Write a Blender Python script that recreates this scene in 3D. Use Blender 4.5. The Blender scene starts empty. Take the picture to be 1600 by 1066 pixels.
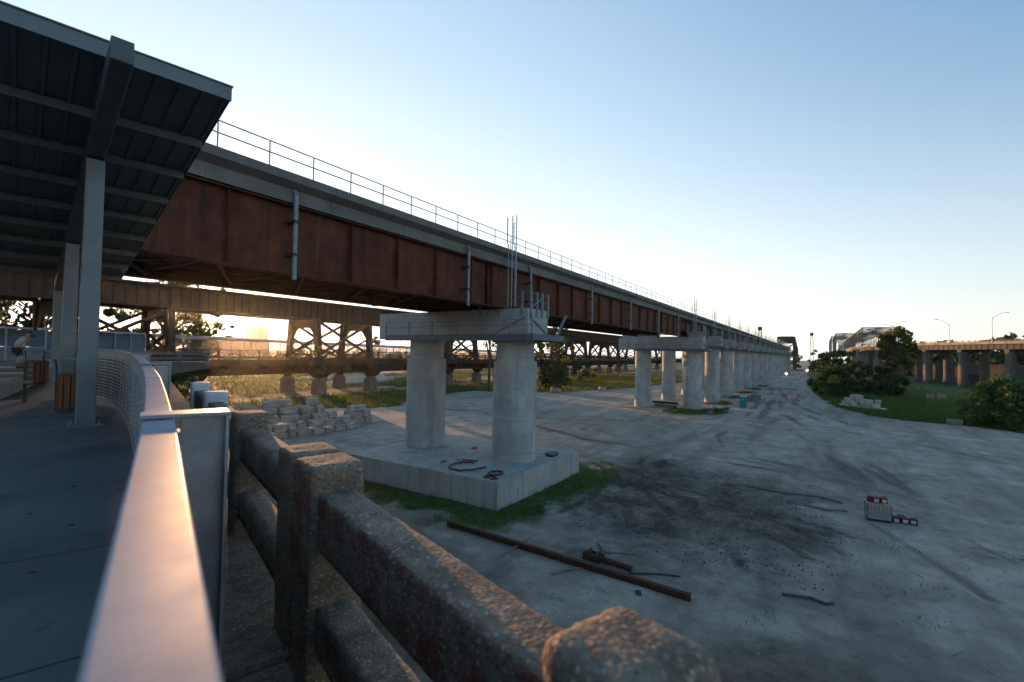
import bpy, bmesh, math, random
from mathutils import Vector, Matrix, noise
R = math.radians
S = bpy.context.scene
COL = S.collection
V = Vector
rnd = random.Random(7)

# ------------------------------------------------------------------ helpers
def smooth01(a, b, x):
    t = max(0., min(1., (x - a) / (b - a))); return t * t * (3 - 2 * t)

class MB:
    """collects shapes in world coordinates; build() links them as one mesh"""
    def __init__(s): s.v = []; s.f = []; s.sm = []
    def add(s, vs, fs, sm=False):
        o = len(s.v); s.v.extend([tuple(p) for p in vs]); s.f.extend([tuple(i + o for i in f) for f in fs]); s.sm.extend([sm] * len(fs)); return s
    def frame(s, o, ax, ay, az):
        """box from corner o with edge vectors"""
        o, ax, ay, az = V(o), V(ax), V(ay), V(az)
        vs = [o, o + ax, o + ax + ay, o + ay, o + az, o + ax + az, o + ax + ay + az, o + ay + az]
        return s.add(vs, [(0, 3, 2, 1), (4, 5, 6, 7), (0, 1, 5, 4), (1, 2, 6, 5), (2, 3, 7, 6), (3, 0, 4, 7)])
    def box(s, x0, x1, y0, y1, z0, z1):
        return s.frame((x0, y0, z0), (x1 - x0, 0, 0), (0, y1 - y0, 0), (0, 0, z1 - z0))
    def beam(s, p, q, w, h, up=(0, 0, 1)):
        p, q = V(p), V(q); d = (q - p); n = d.normalized(); up = V(up)
        sx = n.cross(up)
        if sx.length < 1e-4: sx = n.cross(V((1, 0, 0)))
        sx.normalize(); sz = sx.cross(n).normalized()
        return s.frame(p - sx * w / 2 - sz * h / 2, sx * w, d, sz * h)
    def tube(s, p, q, r0, r1=None, n=10, cap=True):
        p, q = V(p), V(q); r1 = r0 if r1 is None else r1
        d = (q - p).normalized(); a = d.cross(V((0, 0, 1)))
        if a.length < 1e-4: a = V((1, 0, 0))
        a.normalize(); b = d.cross(a)
        vs = []
        for (c, r) in ((p, r0), (q, r1)):
            for i in range(n):
                t = 2 * math.pi * i / n; vs.append(c + a * (r * math.cos(t)) + b * (r * math.sin(t)))
        s.add(vs, [(i, (i + 1) % n, n + (i + 1) % n, n + i) for i in range(n)], True)
        if cap:
            s.add(vs[:n], [tuple(range(n))[::-1]]); s.add(vs[n:], [tuple(range(n))])
        return s
    def path(s, pts, r, n=8):
        pts = [V(p) for p in pts]
        for i in range(len(pts) - 1): s.tube(pts[i], pts[i + 1], r if not isinstance(r, (list, tuple)) else r[i], r if not isinstance(r, (list, tuple)) else r[i + 1], n)
        return s
    def extrude(s, poly, vec):
        vec = V(vec); poly = [V(p) for p in poly]; n = len(poly)
        s.add(poly + [p + vec for p in poly], [tuple(range(n)), tuple(range(2 * n - 1, n - 1, -1))] + [(i, n + i, n + (i + 1) % n, (i + 1) % n) for i in range(n)])
        return s
    def build(s, name, m, parent=None, bevel=0, seg=2):
        me = bpy.data.meshes.new(name); o0 = V((0, 0, 0))
        if parent is not None:
            o0 = V(parent['_org']) if '_org' in parent else V((0, 0, 0))
        me.from_pydata([(p[0] - o0.x, p[1] - o0.y, p[2] - o0.z) for p in s.v], [], s.f)
        me.polygons.foreach_set('use_smooth', s.sm)
        bm = bmesh.new(); bm.from_mesh(me); bmesh.ops.recalc_face_normals(bm, faces=bm.faces); bm.to_mesh(me); bm.free()
        me.materials.append(m)
        o = bpy.data.objects.new(name, me); COL.objects.link(o)
        if parent is not None:
            o.parent = parent; o['_org'] = tuple(o0)
        if bevel:
            b = o.modifiers.new('bevel', 'BEVEL'); b.width = bevel; b.segments = seg; b.limit_method = 'ANGLE'; b.angle_limit = R(40)
        return o

def tag(o, label=None, cat=None, group=None, kind=None):
    if label: o['label'] = label
    if cat: o['category'] = cat
    if group: o['group'] = group
    if kind: o['kind'] = kind
    return o
def thing(name, loc, label, cat, group=None):
    o = bpy.data.objects.new(name, None); COL.objects.link(o); o.location = loc; o['_org'] = tuple(loc)
    o.empty_display_size = .2
    return tag(o, label, cat, group)
def dup(root, loc, label=None, group=None, rz=None, sc=None):
    r = root.copy(); COL.objects.link(r); r.location = loc
    if label: r['label'] = label
    if group: r['group'] = group
    if rz is not None: r.rotation_euler.z = rz
    if sc is not None: r.scale = sc
    for ch in list(root.children):
        c = ch.copy(); COL.objects.link(c); c.parent = r
        for g in list(ch.children):
            d = g.copy(); COL.objects.link(d); d.parent = c
    return r

# ------------------------------------------------------------------ materials
def pm(name, cols, scale=2., detail=5., rough=.8, metal=0., bump=0., bscale=None, stretch=(1, 1, 1), over=(), spec=.3, island=0., lo=.3, hi=.7, rvar=0.):
    """noise ramp base; over = [(colour, scale, lo, hi, stretch, amount)] stains with their own shape"""
    m = bpy.data.materials.new(name); m.use_nodes = True; nt = m.node_tree; N = nt.nodes; L = nt.links
    b = N['Principled BSDF']; b.inputs['Roughness'].default_value = rough; b.inputs['Metallic'].default_value = metal
    b.inputs['Specular IOR Level'].default_value = spec
    g = N.new('ShaderNodeNewGeometry')
    def nz(sc, st, det=detail, rg=.6):
        mp = N.new('ShaderNodeMapping'); mp.inputs['Scale'].default_value = st; L.new(g.outputs['Position'], mp.inputs[0])
        n = N.new('ShaderNodeTexNoise'); n.inputs['Scale'].default_value = sc; n.inputs['Detail'].default_value = det; n.inputs['Roughness'].default_value = rg
        L.new(mp.outputs[0], n.inputs['Vector']); return n.outputs['Fac']
    base = nz(scale, stretch)
    rp = N.new('ShaderNodeValToRGB'); L.new(base, rp.inputs[0]); e = rp.color_ramp.elements
    e[0].position = lo; e[1].position = hi; e[0].color = (*cols[0], 1); e[1].color = (*cols[-1], 1)
    for i, c in enumerate(cols[1:-1]):
        k = e.new(lo + (hi - lo) * (i + 1) / (len(cols) - 1)); k.color = (*c, 1)
    out = rp.outputs[0]
    for (c, sc, l, h, st, am) in over:
        f = nz(sc, st); mr = N.new('ShaderNodeMapRange'); mr.inputs['From Min'].default_value = l; mr.inputs['From Max'].default_value = h
        mr.inputs['To Max'].default_value = am; L.new(f, mr.inputs['Value'])
        mx = N.new('ShaderNodeMix'); mx.data_type = 'RGBA'; L.new(mr.outputs[0], mx.inputs['Factor']); L.new(out, mx.inputs['A']); mx.inputs['B'].default_value = (*c, 1); out = mx.outputs['Result']
    if island:
        hs = N.new('ShaderNodeHueSaturation'); mr = N.new('ShaderNodeMapRange'); L.new(g.outputs['Random Per Island'], mr.inputs['Value'])
        mr.inputs['To Min'].default_value = 1 - island; mr.inputs['To Max'].default_value = 1 + island
        L.new(mr.outputs[0], hs.inputs['Value']); L.new(out, hs.inputs['Color']); out = hs.outputs[0]
    L.new(out, b.inputs['Base Color'])
    if rvar:
        f = nz(scale * 3, stretch); mr = N.new('ShaderNodeMapRange'); L.new(f, mr.inputs['Value']); mr.inputs['To Min'].default_value = rough - rvar; mr.inputs['To Max'].default_value = rough + rvar
        L.new(mr.outputs[0], b.inputs['Roughness'])
    if bump:
        f = nz(bscale or scale * 6, (1, 1, 1)); bp = N.new('ShaderNodeBump'); bp.inputs['Strength'].default_value = bump; bp.inputs['Distance'].default_value = .02
        L.new(f, bp.inputs['Height']); L.new(bp.outputs[0], b.inputs['Normal'])
    return m

def leafmat(name, cols, trans=.45):
    m = bpy.data.materials.new(name); m.use_nodes = True; nt = m.node_tree; N = nt.nodes; L = nt.links
    b = N['Principled BSDF']; b.inputs['Roughness'].default_value = .6; b.inputs['Specular IOR Level'].default_value = .25
    g = N.new('ShaderNodeNewGeometry'); rp = N.new('ShaderNodeValToRGB'); e = rp.color_ramp.elements
    e[0].color = (*cols[0], 1); e[1].color = (*cols[-1], 1)
    for i, c in enumerate(cols[1:-1]): k = e.new((i + 1) / (len(cols) - 1)); k.color = (*c, 1)
    L.new(g.outputs['Random Per Island'], rp.inputs[0]); L.new(rp.outputs[0], b.inputs['Base Color'])
    t = N.new('ShaderNodeBsdfTranslucent'); mx = N.new('ShaderNodeMixShader'); mx.inputs[0].default_value = trans
    hs = N.new('ShaderNodeHueSaturation'); hs.inputs['Value'].default_value = 1.5; hs.inputs['Hue'].default_value = .485; L.new(rp.outputs[0], hs.inputs['Color']); L.new(hs.outputs[0], t.inputs['Color'])
    L.new(b.outputs[0], mx.inputs[1]); L.new(t.outputs[0], mx.inputs[2]); L.new(mx.outputs[0], N['Material Output'].inputs['Surface'])
    return m

def aggregate(name, paint=False):
    """old concrete with exposed pebbles"""
    m = bpy.data.materials.new(name); m.use_nodes = True; nt = m.node_tree; N = nt.nodes; L = nt.links
    b = N['Principled BSDF']; b.inputs['Roughness'].default_value = .85; b.inputs['Specular IOR Level'].default_value = .25
    g = N.new('ShaderNodeNewGeometry')
    vo = N.new('ShaderNodeTexVoronoi'); vo.inputs['Scale'].default_value = 75; L.new(g.outputs['Position'], vo.inputs['Vector'])
    n0 = N.new('ShaderNodeTexNoise'); n0.inputs['Scale'].default_value = 9; n0.inputs['Detail'].default_value = 8; L.new(g.outputs['Position'], n0.inputs['Vector'])
    peb = N.new('ShaderNodeValToRGB'); e = peb.color_ramp.elements; e[0].color = (.07, .05, .036, 1); e[1].color = (.58, .44, .32, 1)
    for p, c in ((.25, (.26, .18, .12)), (.45, (.42, .25, .15)), (.62, (.15, .14, .14)), (.8, (.42, .33, .25))): k = e.new(p); k.color = (*c, 1)
    sx = N.new('ShaderNodeSeparateColor'); L.new(vo.outputs['Color'], sx.inputs[0]); L.new(sx.outputs[0], peb.inputs[0])
    vo2 = N.new('ShaderNodeTexVoronoi'); vo2.inputs['Scale'].default_value = 38; L.new(g.outputs['Position'], vo2.inputs['Vector'])
    sx2 = N.new('ShaderNodeSeparateColor'); L.new(vo2.outputs['Color'], sx2.inputs[0]); peb2 = N.new('ShaderNodeValToRGB'); e = peb2.color_ramp.elements; e[0].color = (.1, .06, .04, 1); e[1].color = (.5, .36, .25, 1)
    for p, c in ((.3, (.3, .17, .1)), (.55, (.2, .16, .14)), (.75, (.42, .27, .16))): k = e.new(p); k.color = (*c, 1)
    L.new(sx2.outputs[1], peb2.inputs[0])
    cem = N.new('ShaderNodeValToRGB'); e = cem.color_ramp.elements; e[0].position = .35; e[1].position = .7; e[0].color = (.14, .1, .07, 1); e[1].color = (.29, .215, .15, 1); L.new(n0.outputs[0], cem.inputs[0])
    mr = N.new('ShaderNodeMapRange'); mr.inputs['From Min'].default_value = .2; mr.inputs['From Max'].default_value = .55; mr.inputs['To Min'].default_value = .85; mr.inputs['To Max'].default_value = 0.
    L.new(vo.outputs['Distance'], mr.inputs['Value'])
    mx = N.new('ShaderNodeMix'); mx.data_type = 'RGBA'; L.new(mr.outputs[0], mx.inputs['Factor']); L.new(cem.outputs[0], mx.inputs['A']); L.new(peb.outputs[0], mx.inputs['B'])
    out = mx.outputs['Result']
    mr2 = N.new('ShaderNodeMapRange'); mr2.inputs['From Min'].default_value = .22; mr2.inputs['From Max'].default_value = .4; mr2.inputs['To Min'].default_value = .9; mr2.inputs['To Max'].default_value = 0.; L.new(vo2.outputs['Distance'], mr2.inputs['Value'])
    sel = N.new('ShaderNodeMapRange'); sel.inputs['From Min'].default_value = .45; sel.inputs['From Max'].default_value = .5; L.new(sx2.outputs[0], sel.inputs['Value'])
    ml2 = N.new('ShaderNodeMath'); ml2.operation = 'MULTIPLY'; L.new(mr2.outputs[0], ml2.inputs[0]); L.new(sel.outputs[0], ml2.inputs[1])
    mxb = N.new('ShaderNodeMix'); mxb.data_type = 'RGBA'; L.new(ml2.outputs[0], mxb.inputs['Factor']); L.new(out, mxb.inputs['A']); L.new(peb2.outputs[0], mxb.inputs['B']); out = mxb.outputs['Result']
    # big soot and lichen stains
    n1 = N.new('ShaderNodeTexNoise'); n1.inputs['Scale'].default_value = 4; n1.inputs['Detail'].default_value = 6; L.new(g.outputs['Position'], n1.inputs['Vector'])
    m1 = N.new('ShaderNodeMapRange'); m1.inputs['From Min'].default_value = .5; m1.inputs['From Max'].default_value = .72; m1.inputs['To Max'].default_value = .45; L.new(n1.outputs[0], m1.inputs['Value'])
    x1 = N.new('ShaderNodeMix'); x1.data_type = 'RGBA'; L.new(m1.outputs[0], x1.inputs['Factor']); L.new(out, x1.inputs['A']); x1.inputs['B'].default_value = (.075, .06, .048, 1); out = x1.outputs['Result']
    if paint:   # worn dark red paint on faces that look toward the walkway
        n2 = N.new('ShaderNodeTexNoise'); n2.inputs['Scale'].default_value = 7; n2.inputs['Detail'].default_value = 9; n2.inputs['Roughness'].default_value = .75; L.new(g.outputs['Position'], n2.inputs['Vector'])
        m2 = N.new('ShaderNodeMapRange'); m2.inputs['From Min'].default_value = .47; m2.inputs['From Max'].default_value = .6; m2.inputs['To Max'].default_value = .85; L.new(n2.outputs[0], m2.inputs['Value'])
        dt = N.new('ShaderNodeVectorMath'); dt.operation = 'DOT_PRODUCT'; L.new(g.outputs['True Normal'], dt.inputs[0]); dt.inputs[1].default_value = (-.945, .326, 0)
        gt = N.new('ShaderNodeMapRange'); gt.inputs['From Min'].default_value = .6; gt.inputs['From Max'].default_value = .85; L.new(dt.outputs['Value'], gt.inputs['Value'])
        ml = N.new('ShaderNodeMath'); ml.operation = 'MULTIPLY'; L.new(m2.outputs[0], ml.inputs[0]); L.new(gt.outputs[0], ml.inputs[1])
        x2 = N.new('ShaderNodeMix'); x2.data_type = 'RGBA'; L.new(ml.outputs[0], x2.inputs['Factor']); L.new(out, x2.inputs['A']); x2.inputs['B'].default_value = (.17, .038, .034, 1); out = x2.outputs['Result']
    L.new(out, b.inputs['Base Color'])
    bp = N.new('ShaderNodeBump'); bp.inputs['Strength'].default_value = .55; bp.inputs['Distance'].default_value = .005; bp.invert = True
    L.new(vo.outputs['Distance'], bp.inputs['Height'])
    bp2 = N.new('ShaderNodeBump'); bp2.inputs['Strength'].default_value = .5; bp2.inputs['Distance'].default_value = .01
    n3 = N.new('ShaderNodeTexNoise'); n3.inputs['Scale'].default_value = 40; n3.inputs['Detail'].default_value = 6; L.new(g.outputs['Position'], n3.inputs['Vector']); L.new(n3.outputs[0], bp2.inputs['Height'])
    L.new(bp.outputs[0], bp2.inputs['Normal']); L.new(bp2.outputs[0], b.inputs['Normal'])
    return m

Z1 = (1, 1, 1)
conc = pm('pier_concrete', [(.27, .275, .265), (.36, .36, .345), (.43, .43, .41)], .55, 7, .85, bump=.25, bscale=14, over=[
    ((.2, .2, .19), .9, .52, .72, (1, 1, .12), .75), ((.5, .5, .48), .6, .6, .66, (1, 1, .45), .7), ((.16, .16, .15), 1.3, .6, .8, (.25, .25, 3.2), .6)])
capconc = pm('cap_concrete', [(.3, .3, .285), (.42, .415, .39)], .8, 7, .85, bump=.2, bscale=14, over=[((.2, .2, .19), 1.1, .55, .75, (1, 1, .15), .6)])
def form_lines(m, step, amt):
    nt = m.node_tree; N = nt.nodes; L = nt.links; b = N['Principled BSDF']; src = b.inputs['Base Color'].links[0].from_socket
    g = N.new('ShaderNodeNewGeometry'); sp = N.new('ShaderNodeSeparateXYZ'); L.new(g.outputs['Position'], sp.inputs[0])
    dv = N.new('ShaderNodeMath'); dv.operation = 'DIVIDE'; dv.inputs[1].default_value = step; L.new(sp.outputs[2], dv.inputs[0])
    fr = N.new('ShaderNodeMath'); fr.operation = 'FRACT'; L.new(dv.outputs[0], fr.inputs[0])
    lt = N.new('ShaderNodeMath'); lt.operation = 'LESS_THAN'; lt.inputs[1].default_value = .035 / step; L.new(fr.outputs[0], lt.inputs[0])
    ml = N.new('ShaderNodeMath'); ml.operation = 'MULTIPLY'; ml.inputs[1].default_value = amt; L.new(lt.outputs[0], ml.inputs[0])
    mx = N.new('ShaderNodeMix'); mx.data_type = 'RGBA'; L.new(ml.outputs[0], mx.inputs['Factor']); L.new(src, mx.inputs['A']); mx.inputs['B'].default_value = (.17, .17, .16, 1); L.new(mx.outputs['Result'], b.inputs['Base Color'])
form_lines(conc, 2.44, .55); form_lines(capconc, .61, .35)
padconc = pm('footing_concrete', [(.29, .29, .28), (.39, .385, .365)], .5, 7, .85, bump=.2, bscale=12, over=[((.2, .185, .16), 2.2, .5, .68, (1, 1, .06), .75), ((.24, .23, .2), .35, .55, .7, Z1, .5)])
decking = pm('coping_concrete', [(.13, .125, .11), (.2, .19, .168)], .8, 6, .88, bump=.2, bscale=10, over=[((.11, .11, .1), 1.2, .5, .75, (1, 1, .2), .6), ((.4, .38, .34), .9, .63, .7, (2.2, 1, .3), .4)])
corten = pm('weathered_girder_steel', [(.058, .0155, .0075), (.1, .028, .011), (.142, .041, .016)], 1.1, 7, .75, bump=.15, bscale=20, over=[((.035, .015, .01), 1.8, .48, .7, (1, 1, .1), .8), ((.19, .075, .035), 3.2, .56, .72, (1, 1, .07), .5), ((.1, .045, .025), 9, .56, .7, Z1, .5)])
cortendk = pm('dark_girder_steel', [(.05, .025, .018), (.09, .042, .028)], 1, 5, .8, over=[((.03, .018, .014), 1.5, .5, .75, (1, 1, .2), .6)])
rust = pm('old_viaduct_steel', [(.033, .019, .014), (.056, .032, .023), (.08, .045, .031)], .7, 7, .8, bump=.2, bscale=8, over=[((.035, .024, .02), 1.3, .5, .7, (1, 1, .2), .7)])
oldstone = pm('pedestal_concrete', [(.14, .125, .105), (.24, .215, .18)], 1.1, 6, .9, bump=.4, bscale=6)
galv = pm('galvanised_steel', [(.27, .3, .32), (.4, .43, .45)], 9, 5, .5, .75, bump=.06, bscale=60, rvar=.1, over=[((.2, .22, .24), 3, .55, .75, Z1, .5)])
galvd = pm('dull_galvanised_steel', [(.19, .22, .235), (.28, .31, .325)], 5, 5, .6, .45, rvar=.08, over=[((.14, .16, .175), 2, .55, .75, Z1, .5)])
brushed = pm('brushed_aluminium_rail', [(.22, .245, .29), (.29, .315, .36), (.36, .38, .415)], 7, 7, .5, .12, rvar=.12, spec=.2, over=[((.15, .16, .18), 3.5, .54, .68, Z1, .6), ((.5, .51, .53), 30, .66, .72, Z1, .6)])
canopy = pm('canopy_paint', [(.085, .098, .105), (.12, .135, .142)], 3, 4, .5, .2, rvar=.08, over=[((.09, .1, .1), 1.6, .55, .75, Z1, .4)])
roofm = pm('roof_sheet', [(.13, .143, .147), (.18, .193, .197)], 1.4, 4, .5, .2, rvar=.08)
postm = pm('post_paint', [(.12, .145, .16), (.165, .19, .2)], 2.2, 5, .45, .3, rvar=.1, over=[((.09, .11, .12), 1.3, .55, .75, (1, 1, .3), .5)])
deckm = pm('walkway_concrete', [(.1, .105, .108), (.15, .155, .155)], .8, 8, .8, bump=.25, bscale=30, over=[((.06, .062, .066), .5, .48, .66, (1, 1.6, 1), .7), ((.2, .2, .19), 3, .62, .72, Z1, .45), ((.05, .05, .05), 7, .63, .7, Z1, .6), ((.17, .165, .155), 1.1, .58, .72, (.25, 2.2, 1), .5)])
oldagg = aggregate('exposed_aggregate_concrete'); redagg = aggregate('aggregate_concrete_with_red_paint', True)
whitep = pm('white_painted_concrete', [(.5, .52, .54), (.64, .66, .67)], 3, 6, .7, bump=.3, bscale=20, over=[((.25, .22, .18), 5, .6, .72, Z1, .7)])
limest = pm('limestone_block', [(.22, .18, .145), (.37, .325, .275), (.52, .475, .42)], .9, 8, .9, bump=.8, bscale=5, island=.2, over=[((.24, .12, .08), .45, .54, .66, Z1, .6), ((.12, .1, .09), 1.4, .6, .75, Z1, .6)])
wood = pm('bin_wood', [(.1, .038, .017), (.16, .065, .028)], 8, 5, .6, stretch=(3, 3, .3), island=.15)
timber = pm('weathered_timber', [(.12, .095, .07), (.24, .2, .16)], 4, 6, .9, stretch=(.4, 2, 2), bump=.3)
black = pm('black_plastic', [(.015, .016, .018), (.035, .036, .04)], 6, 4, .55)
darkm = pm('dark_steel', [(.03, .032, .035), (.055, .058, .06)], 6, 4, .5, .4)
rustbar = pm('rusty_beam_steel', [(.045, .022, .014), (.1, .045, .025)], 4, 7, .85, bump=.4, bscale=30, over=[((.15, .07, .035), 6, .56, .7, Z1, .7)])
screenm = pm('screen_mesh_panel', [(.11, .15, .18), (.15, .2, .23)], 1, 4, .6, .2)
trussp = pm('truss_grey_paint', [(.075, .073, .07), (.11, .105, .1)], .2, 4, .6)
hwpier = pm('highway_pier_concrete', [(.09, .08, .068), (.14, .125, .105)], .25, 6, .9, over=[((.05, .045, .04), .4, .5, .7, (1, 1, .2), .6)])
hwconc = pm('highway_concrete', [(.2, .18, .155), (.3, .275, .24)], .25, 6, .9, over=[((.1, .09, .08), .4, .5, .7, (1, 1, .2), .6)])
hwsteel = pm('highway_girder_steel', [(.022, .023, .025), (.04, .042, .044)], .4, 5, .7)
brick = pm('dark_tower_steel', [(.05, .03, .026), (.09, .05, .04)], .5, 5, .85)
bark = pm('bark', [(.05, .04, .03), (.11, .09, .07)], 5, 6, .9, stretch=(1, 1, .3), bump=.5)
teal = pm('teal_plastic', [(.0, .19, .2), (.01, .24, .25)], 2, 3, .5)
redp = pm('dark_red_plastic', [(.1, .012, .012), (.16, .02, .018)], 4, 3, .5)
redo = pm('orange_red_plastic', [(.55, .07, .03), (.7, .1, .05)], 4, 3, .5)
whitepl = pm('white_plastic', [(.34, .34, .34), (.46, .46, .45)], 4, 3, .55)
tankpl = pm('tank_plastic', [(.26, .215, .175), (.36, .3, .25)], 2, 4, .5)
hazeb = pm('far_building', [(.3, .28, .27), (.38, .35, .33)], .05, 3, .9)
fabw = pm('white_cloth', [(.5, .48, .46), (.6, .58, .56)], 20, 4, .9)
fabd = pm('dark_blue_cloth', [(.02, .03, .05), (.04, .05, .08)], 20, 4, .9)
skin = pm('skin', [(.42, .25, .18), (.5, .3, .22)], 10, 3, .6)
hairm = pm('hair', [(.03, .02, .015), (.06, .04, .03)], 20, 3, .7)

# translucent sheet for the far covered walkway
sheet = bpy.data.materials.new('translucent_panel'); sheet.use_nodes = True
_n = sheet.node_tree; _b = _n.nodes['Principled BSDF']; _b.inputs['Base Color'].default_value = (.22, .2, .17, 1); _b.inputs['Roughness'].default_value = .6
_t = _n.nodes.new('ShaderNodeBsdfTranslucent'); _t.inputs[0].default_value = (.4, .37, .32, 1); _m = _n.nodes.new('ShaderNodeMixShader'); _m.inputs[0].default_value = .55
_n.links.new(_b.outputs[0], _m.inputs[1]); _n.links.new(_t.outputs[0], _m.inputs[2]); _tp = _n.nodes.new('ShaderNodeBsdfTransparent'); _m2 = _n.nodes.new('ShaderNodeMixShader'); _m2.inputs[0].default_value = .5; _n.links.new(_m.outputs[0], _m2.inputs[1]); _n.links.new(_tp.outputs[0], _m2.inputs[2]); _n.links.new(_m2.outputs[0], _n.nodes['Material Output'].inputs['Surface'])
ribroof = pm('pale_ribbed_roof', [(.42, .44, .48), (.52, .54, .58)], 1, 4, .55, .0)
platst = pm('platform_steel', [(.085, .11, .13), (.13, .155, .175)], 2, 5, .55, .2)
def lampmat(name, c, s):
    m = bpy.data.materials.new(name); m.use_nodes = True; b = m.node_tree.nodes['Principled BSDF']
    b.inputs['Emission Color'].default_value = (*c, 1); b.inputs['Emission Strength'].default_value = s; return m
lit = lampmat('lit_lens', (1, .97, .9), 6.)

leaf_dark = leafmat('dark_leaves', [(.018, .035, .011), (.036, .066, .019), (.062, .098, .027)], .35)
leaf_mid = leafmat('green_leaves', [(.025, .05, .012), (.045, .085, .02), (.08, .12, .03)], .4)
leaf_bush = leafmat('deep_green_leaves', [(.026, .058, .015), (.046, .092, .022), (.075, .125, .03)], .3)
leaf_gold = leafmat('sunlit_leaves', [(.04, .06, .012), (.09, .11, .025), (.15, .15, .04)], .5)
grassm = leafmat('grass_blades', [(.04, .075, .015), (.075, .125, .025), (.13, .16, .045)], .45)
fieldm = leafmat('field_grass', [(.05, .08, .014), (.085, .115, .022), (.13, .13, .035)], .45)

# ------------------------------------------------------------------ camera, sky, sun
CAMZ = 10.
p, r, y = R(1.509), R(.934), R(32.846)
fw = V((math.cos(p) * math.cos(y), math.cos(p) * math.sin(y), math.sin(p))); r0 = V((math.sin(y), -math.cos(y), 0)); u0 = r0.cross(fw)
rr = math.cos(r) * r0 + math.sin(r) * u0; uu = -math.sin(r) * r0 + math.cos(r) * u0
cam = bpy.data.cameras.new('camera'); co = bpy.data.objects.new('camera', cam); COL.objects.link(co)
mt = Matrix((rr, uu, -fw)).transposed().to_4x4(); mt.translation = (0, 0, CAMZ); co.matrix_world = mt
cam.lens = 16.875; cam.sensor_width = 36; cam.clip_start = .05; cam.clip_end = 20000
cam.dof.use_dof = True; cam.dof.focus_distance = 9; cam.dof.aperture_fstop = 2.4
S.camera = co
SHK = .55
AZ, EL = R(63.8), R(2.9)
sdir = V((math.cos(EL) * math.cos(AZ), math.cos(EL) * math.sin(AZ), math.sin(EL)))
w = bpy.data.worlds.new('World'); S.world = w; w.use_nodes = True; nt = w.node_tree; bg = nt.nodes['Background']
sk = nt.nodes.new('ShaderNodeTexSky'); sk.sky_type = 'NISHITA'; sk.sun_disc = False; sk.sun_elevation = EL; sk.sun_rotation = math.pi / 2 - AZ
sk.air_density = .95; sk.dust_density = .2; sk.ozone_density = 2.6
bg.inputs[1].default_value = .1
tc = nt.nodes.new('ShaderNodeTexCoord'); sx = nt.nodes.new('ShaderNodeSeparateXYZ'); nt.links.new(tc.outputs['Generated'], sx.inputs[0])
def mth(op, a, b_=None):
    n = nt.nodes.new('ShaderNodeMath'); n.operation = op
    for i, v in enumerate((a, b_)):
        if v is None: continue
        if isinstance(v, (int, float)): n.inputs[i].default_value = v
        else: nt.links.new(v, n.inputs[i])
    return n.outputs[0]
ez = mth('EXPONENT', mth('MULTIPLY', mth('ABSOLUTE', sx.outputs[2]), -4.3))          # pale haze low in the sky
hs = nt.nodes.new('ShaderNodeHueSaturation'); hs.inputs['Hue'].default_value = .506; nt.links.new(mth('SUBTRACT', 1.2, mth('MULTIPLY', ez, .9)), hs.inputs['Saturation']); nt.links.new(sk.outputs[0], hs.inputs['Color']); vk = nt.nodes.new('ShaderNodeVectorMath'); vk.operation = 'MULTIPLY_ADD'; vk.inputs[1].default_value = (SHK,) * 3; vk.inputs[2].default_value = (1, 1, 1); nt.links.new(hs.outputs[0], vk.inputs[0])
vd = nt.nodes.new('ShaderNodeVectorMath'); vd.operation = 'DIVIDE'; nt.links.new(hs.outputs[0], vd.inputs[0]); nt.links.new(vk.outputs[0], vd.inputs[1]); nt.links.new(vd.outputs[0], bg.inputs[0])      # soft shoulder toward the bright side
dp = nt.nodes.new('ShaderNodeVectorMath'); dp.operation = 'DOT_PRODUCT'; dp.inputs[1].default_value = sdir
nt.links.new(tc.outputs['Generated'], dp.inputs[0]); dmx = mth('MAXIMUM', dp.outputs['Value'], 0.)
prev = bg.outputs[0]
for (st, c) in ((mth('MULTIPLY', ez, .03), (.95, .97, 1)), (mth('MULTIPLY', mth('POWER', dmx, 1.3), .05), (1, .88, .7)),
                (mth('MULTIPLY', mth('POWER', dmx, 6000.), 6.), (1, .8, .5)), (mth('MULTIPLY', mth('POWER', dmx, 500.), .35), (1, .7, .34)), (mth('MULTIPLY', mth('POWER', dmx, 60.), .05), (1, .75, .45))):
    b2 = nt.nodes.new('ShaderNodeBackground'); b2.inputs[0].default_value = (*c, 1); nt.links.new(st, b2.inputs[1])
    ad = nt.nodes.new('ShaderNodeAddShader'); nt.links.new(prev, ad.inputs[0]); nt.links.new(b2.outputs[0], ad.inputs[1]); prev = ad.outputs[0]
nt.links.new(prev, nt.nodes['World Output'].inputs[0])
sl = bpy.data.lights.new('sun', 'SUN'); sl.energy = 2.; sl.angle = R(.5); sl.color = (.52, .265, .11); so = bpy.data.objects.new('sun', sl); COL.objects.link(so)
so.rotation_euler = sdir.to_track_quat('Z', 'Y').to_euler()
S.view_settings.view_transform = 'Standard'; S.view_settings.look = 'None'; S.view_settings.exposure = 3.2; S.view_settings.gamma = 1

hzm = bpy.data.materials.new('glare_veil_air'); hzm.use_nodes = True; hn = hzm.node_tree; hn.nodes.remove(hn.nodes['Principled BSDF'])
pv = hn.nodes.new('ShaderNodeVolumePrincipled'); pv.inputs['Color'].default_value = (.95, .95, .95, 1); pv.inputs['Density'].default_value = .00006; pv.inputs['Anisotropy'].default_value = .86
hn.links.new(pv.outputs[0], hn.nodes['Material Output'].inputs['Volume'])
hz_ = MB(); hz_.box(-1250, 2550, -1250, 2550, -14, 62); tag(hz_.build('haze', hzm), kind='stuff')  # thin scattering box added to veil the view with glow round the sun
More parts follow.
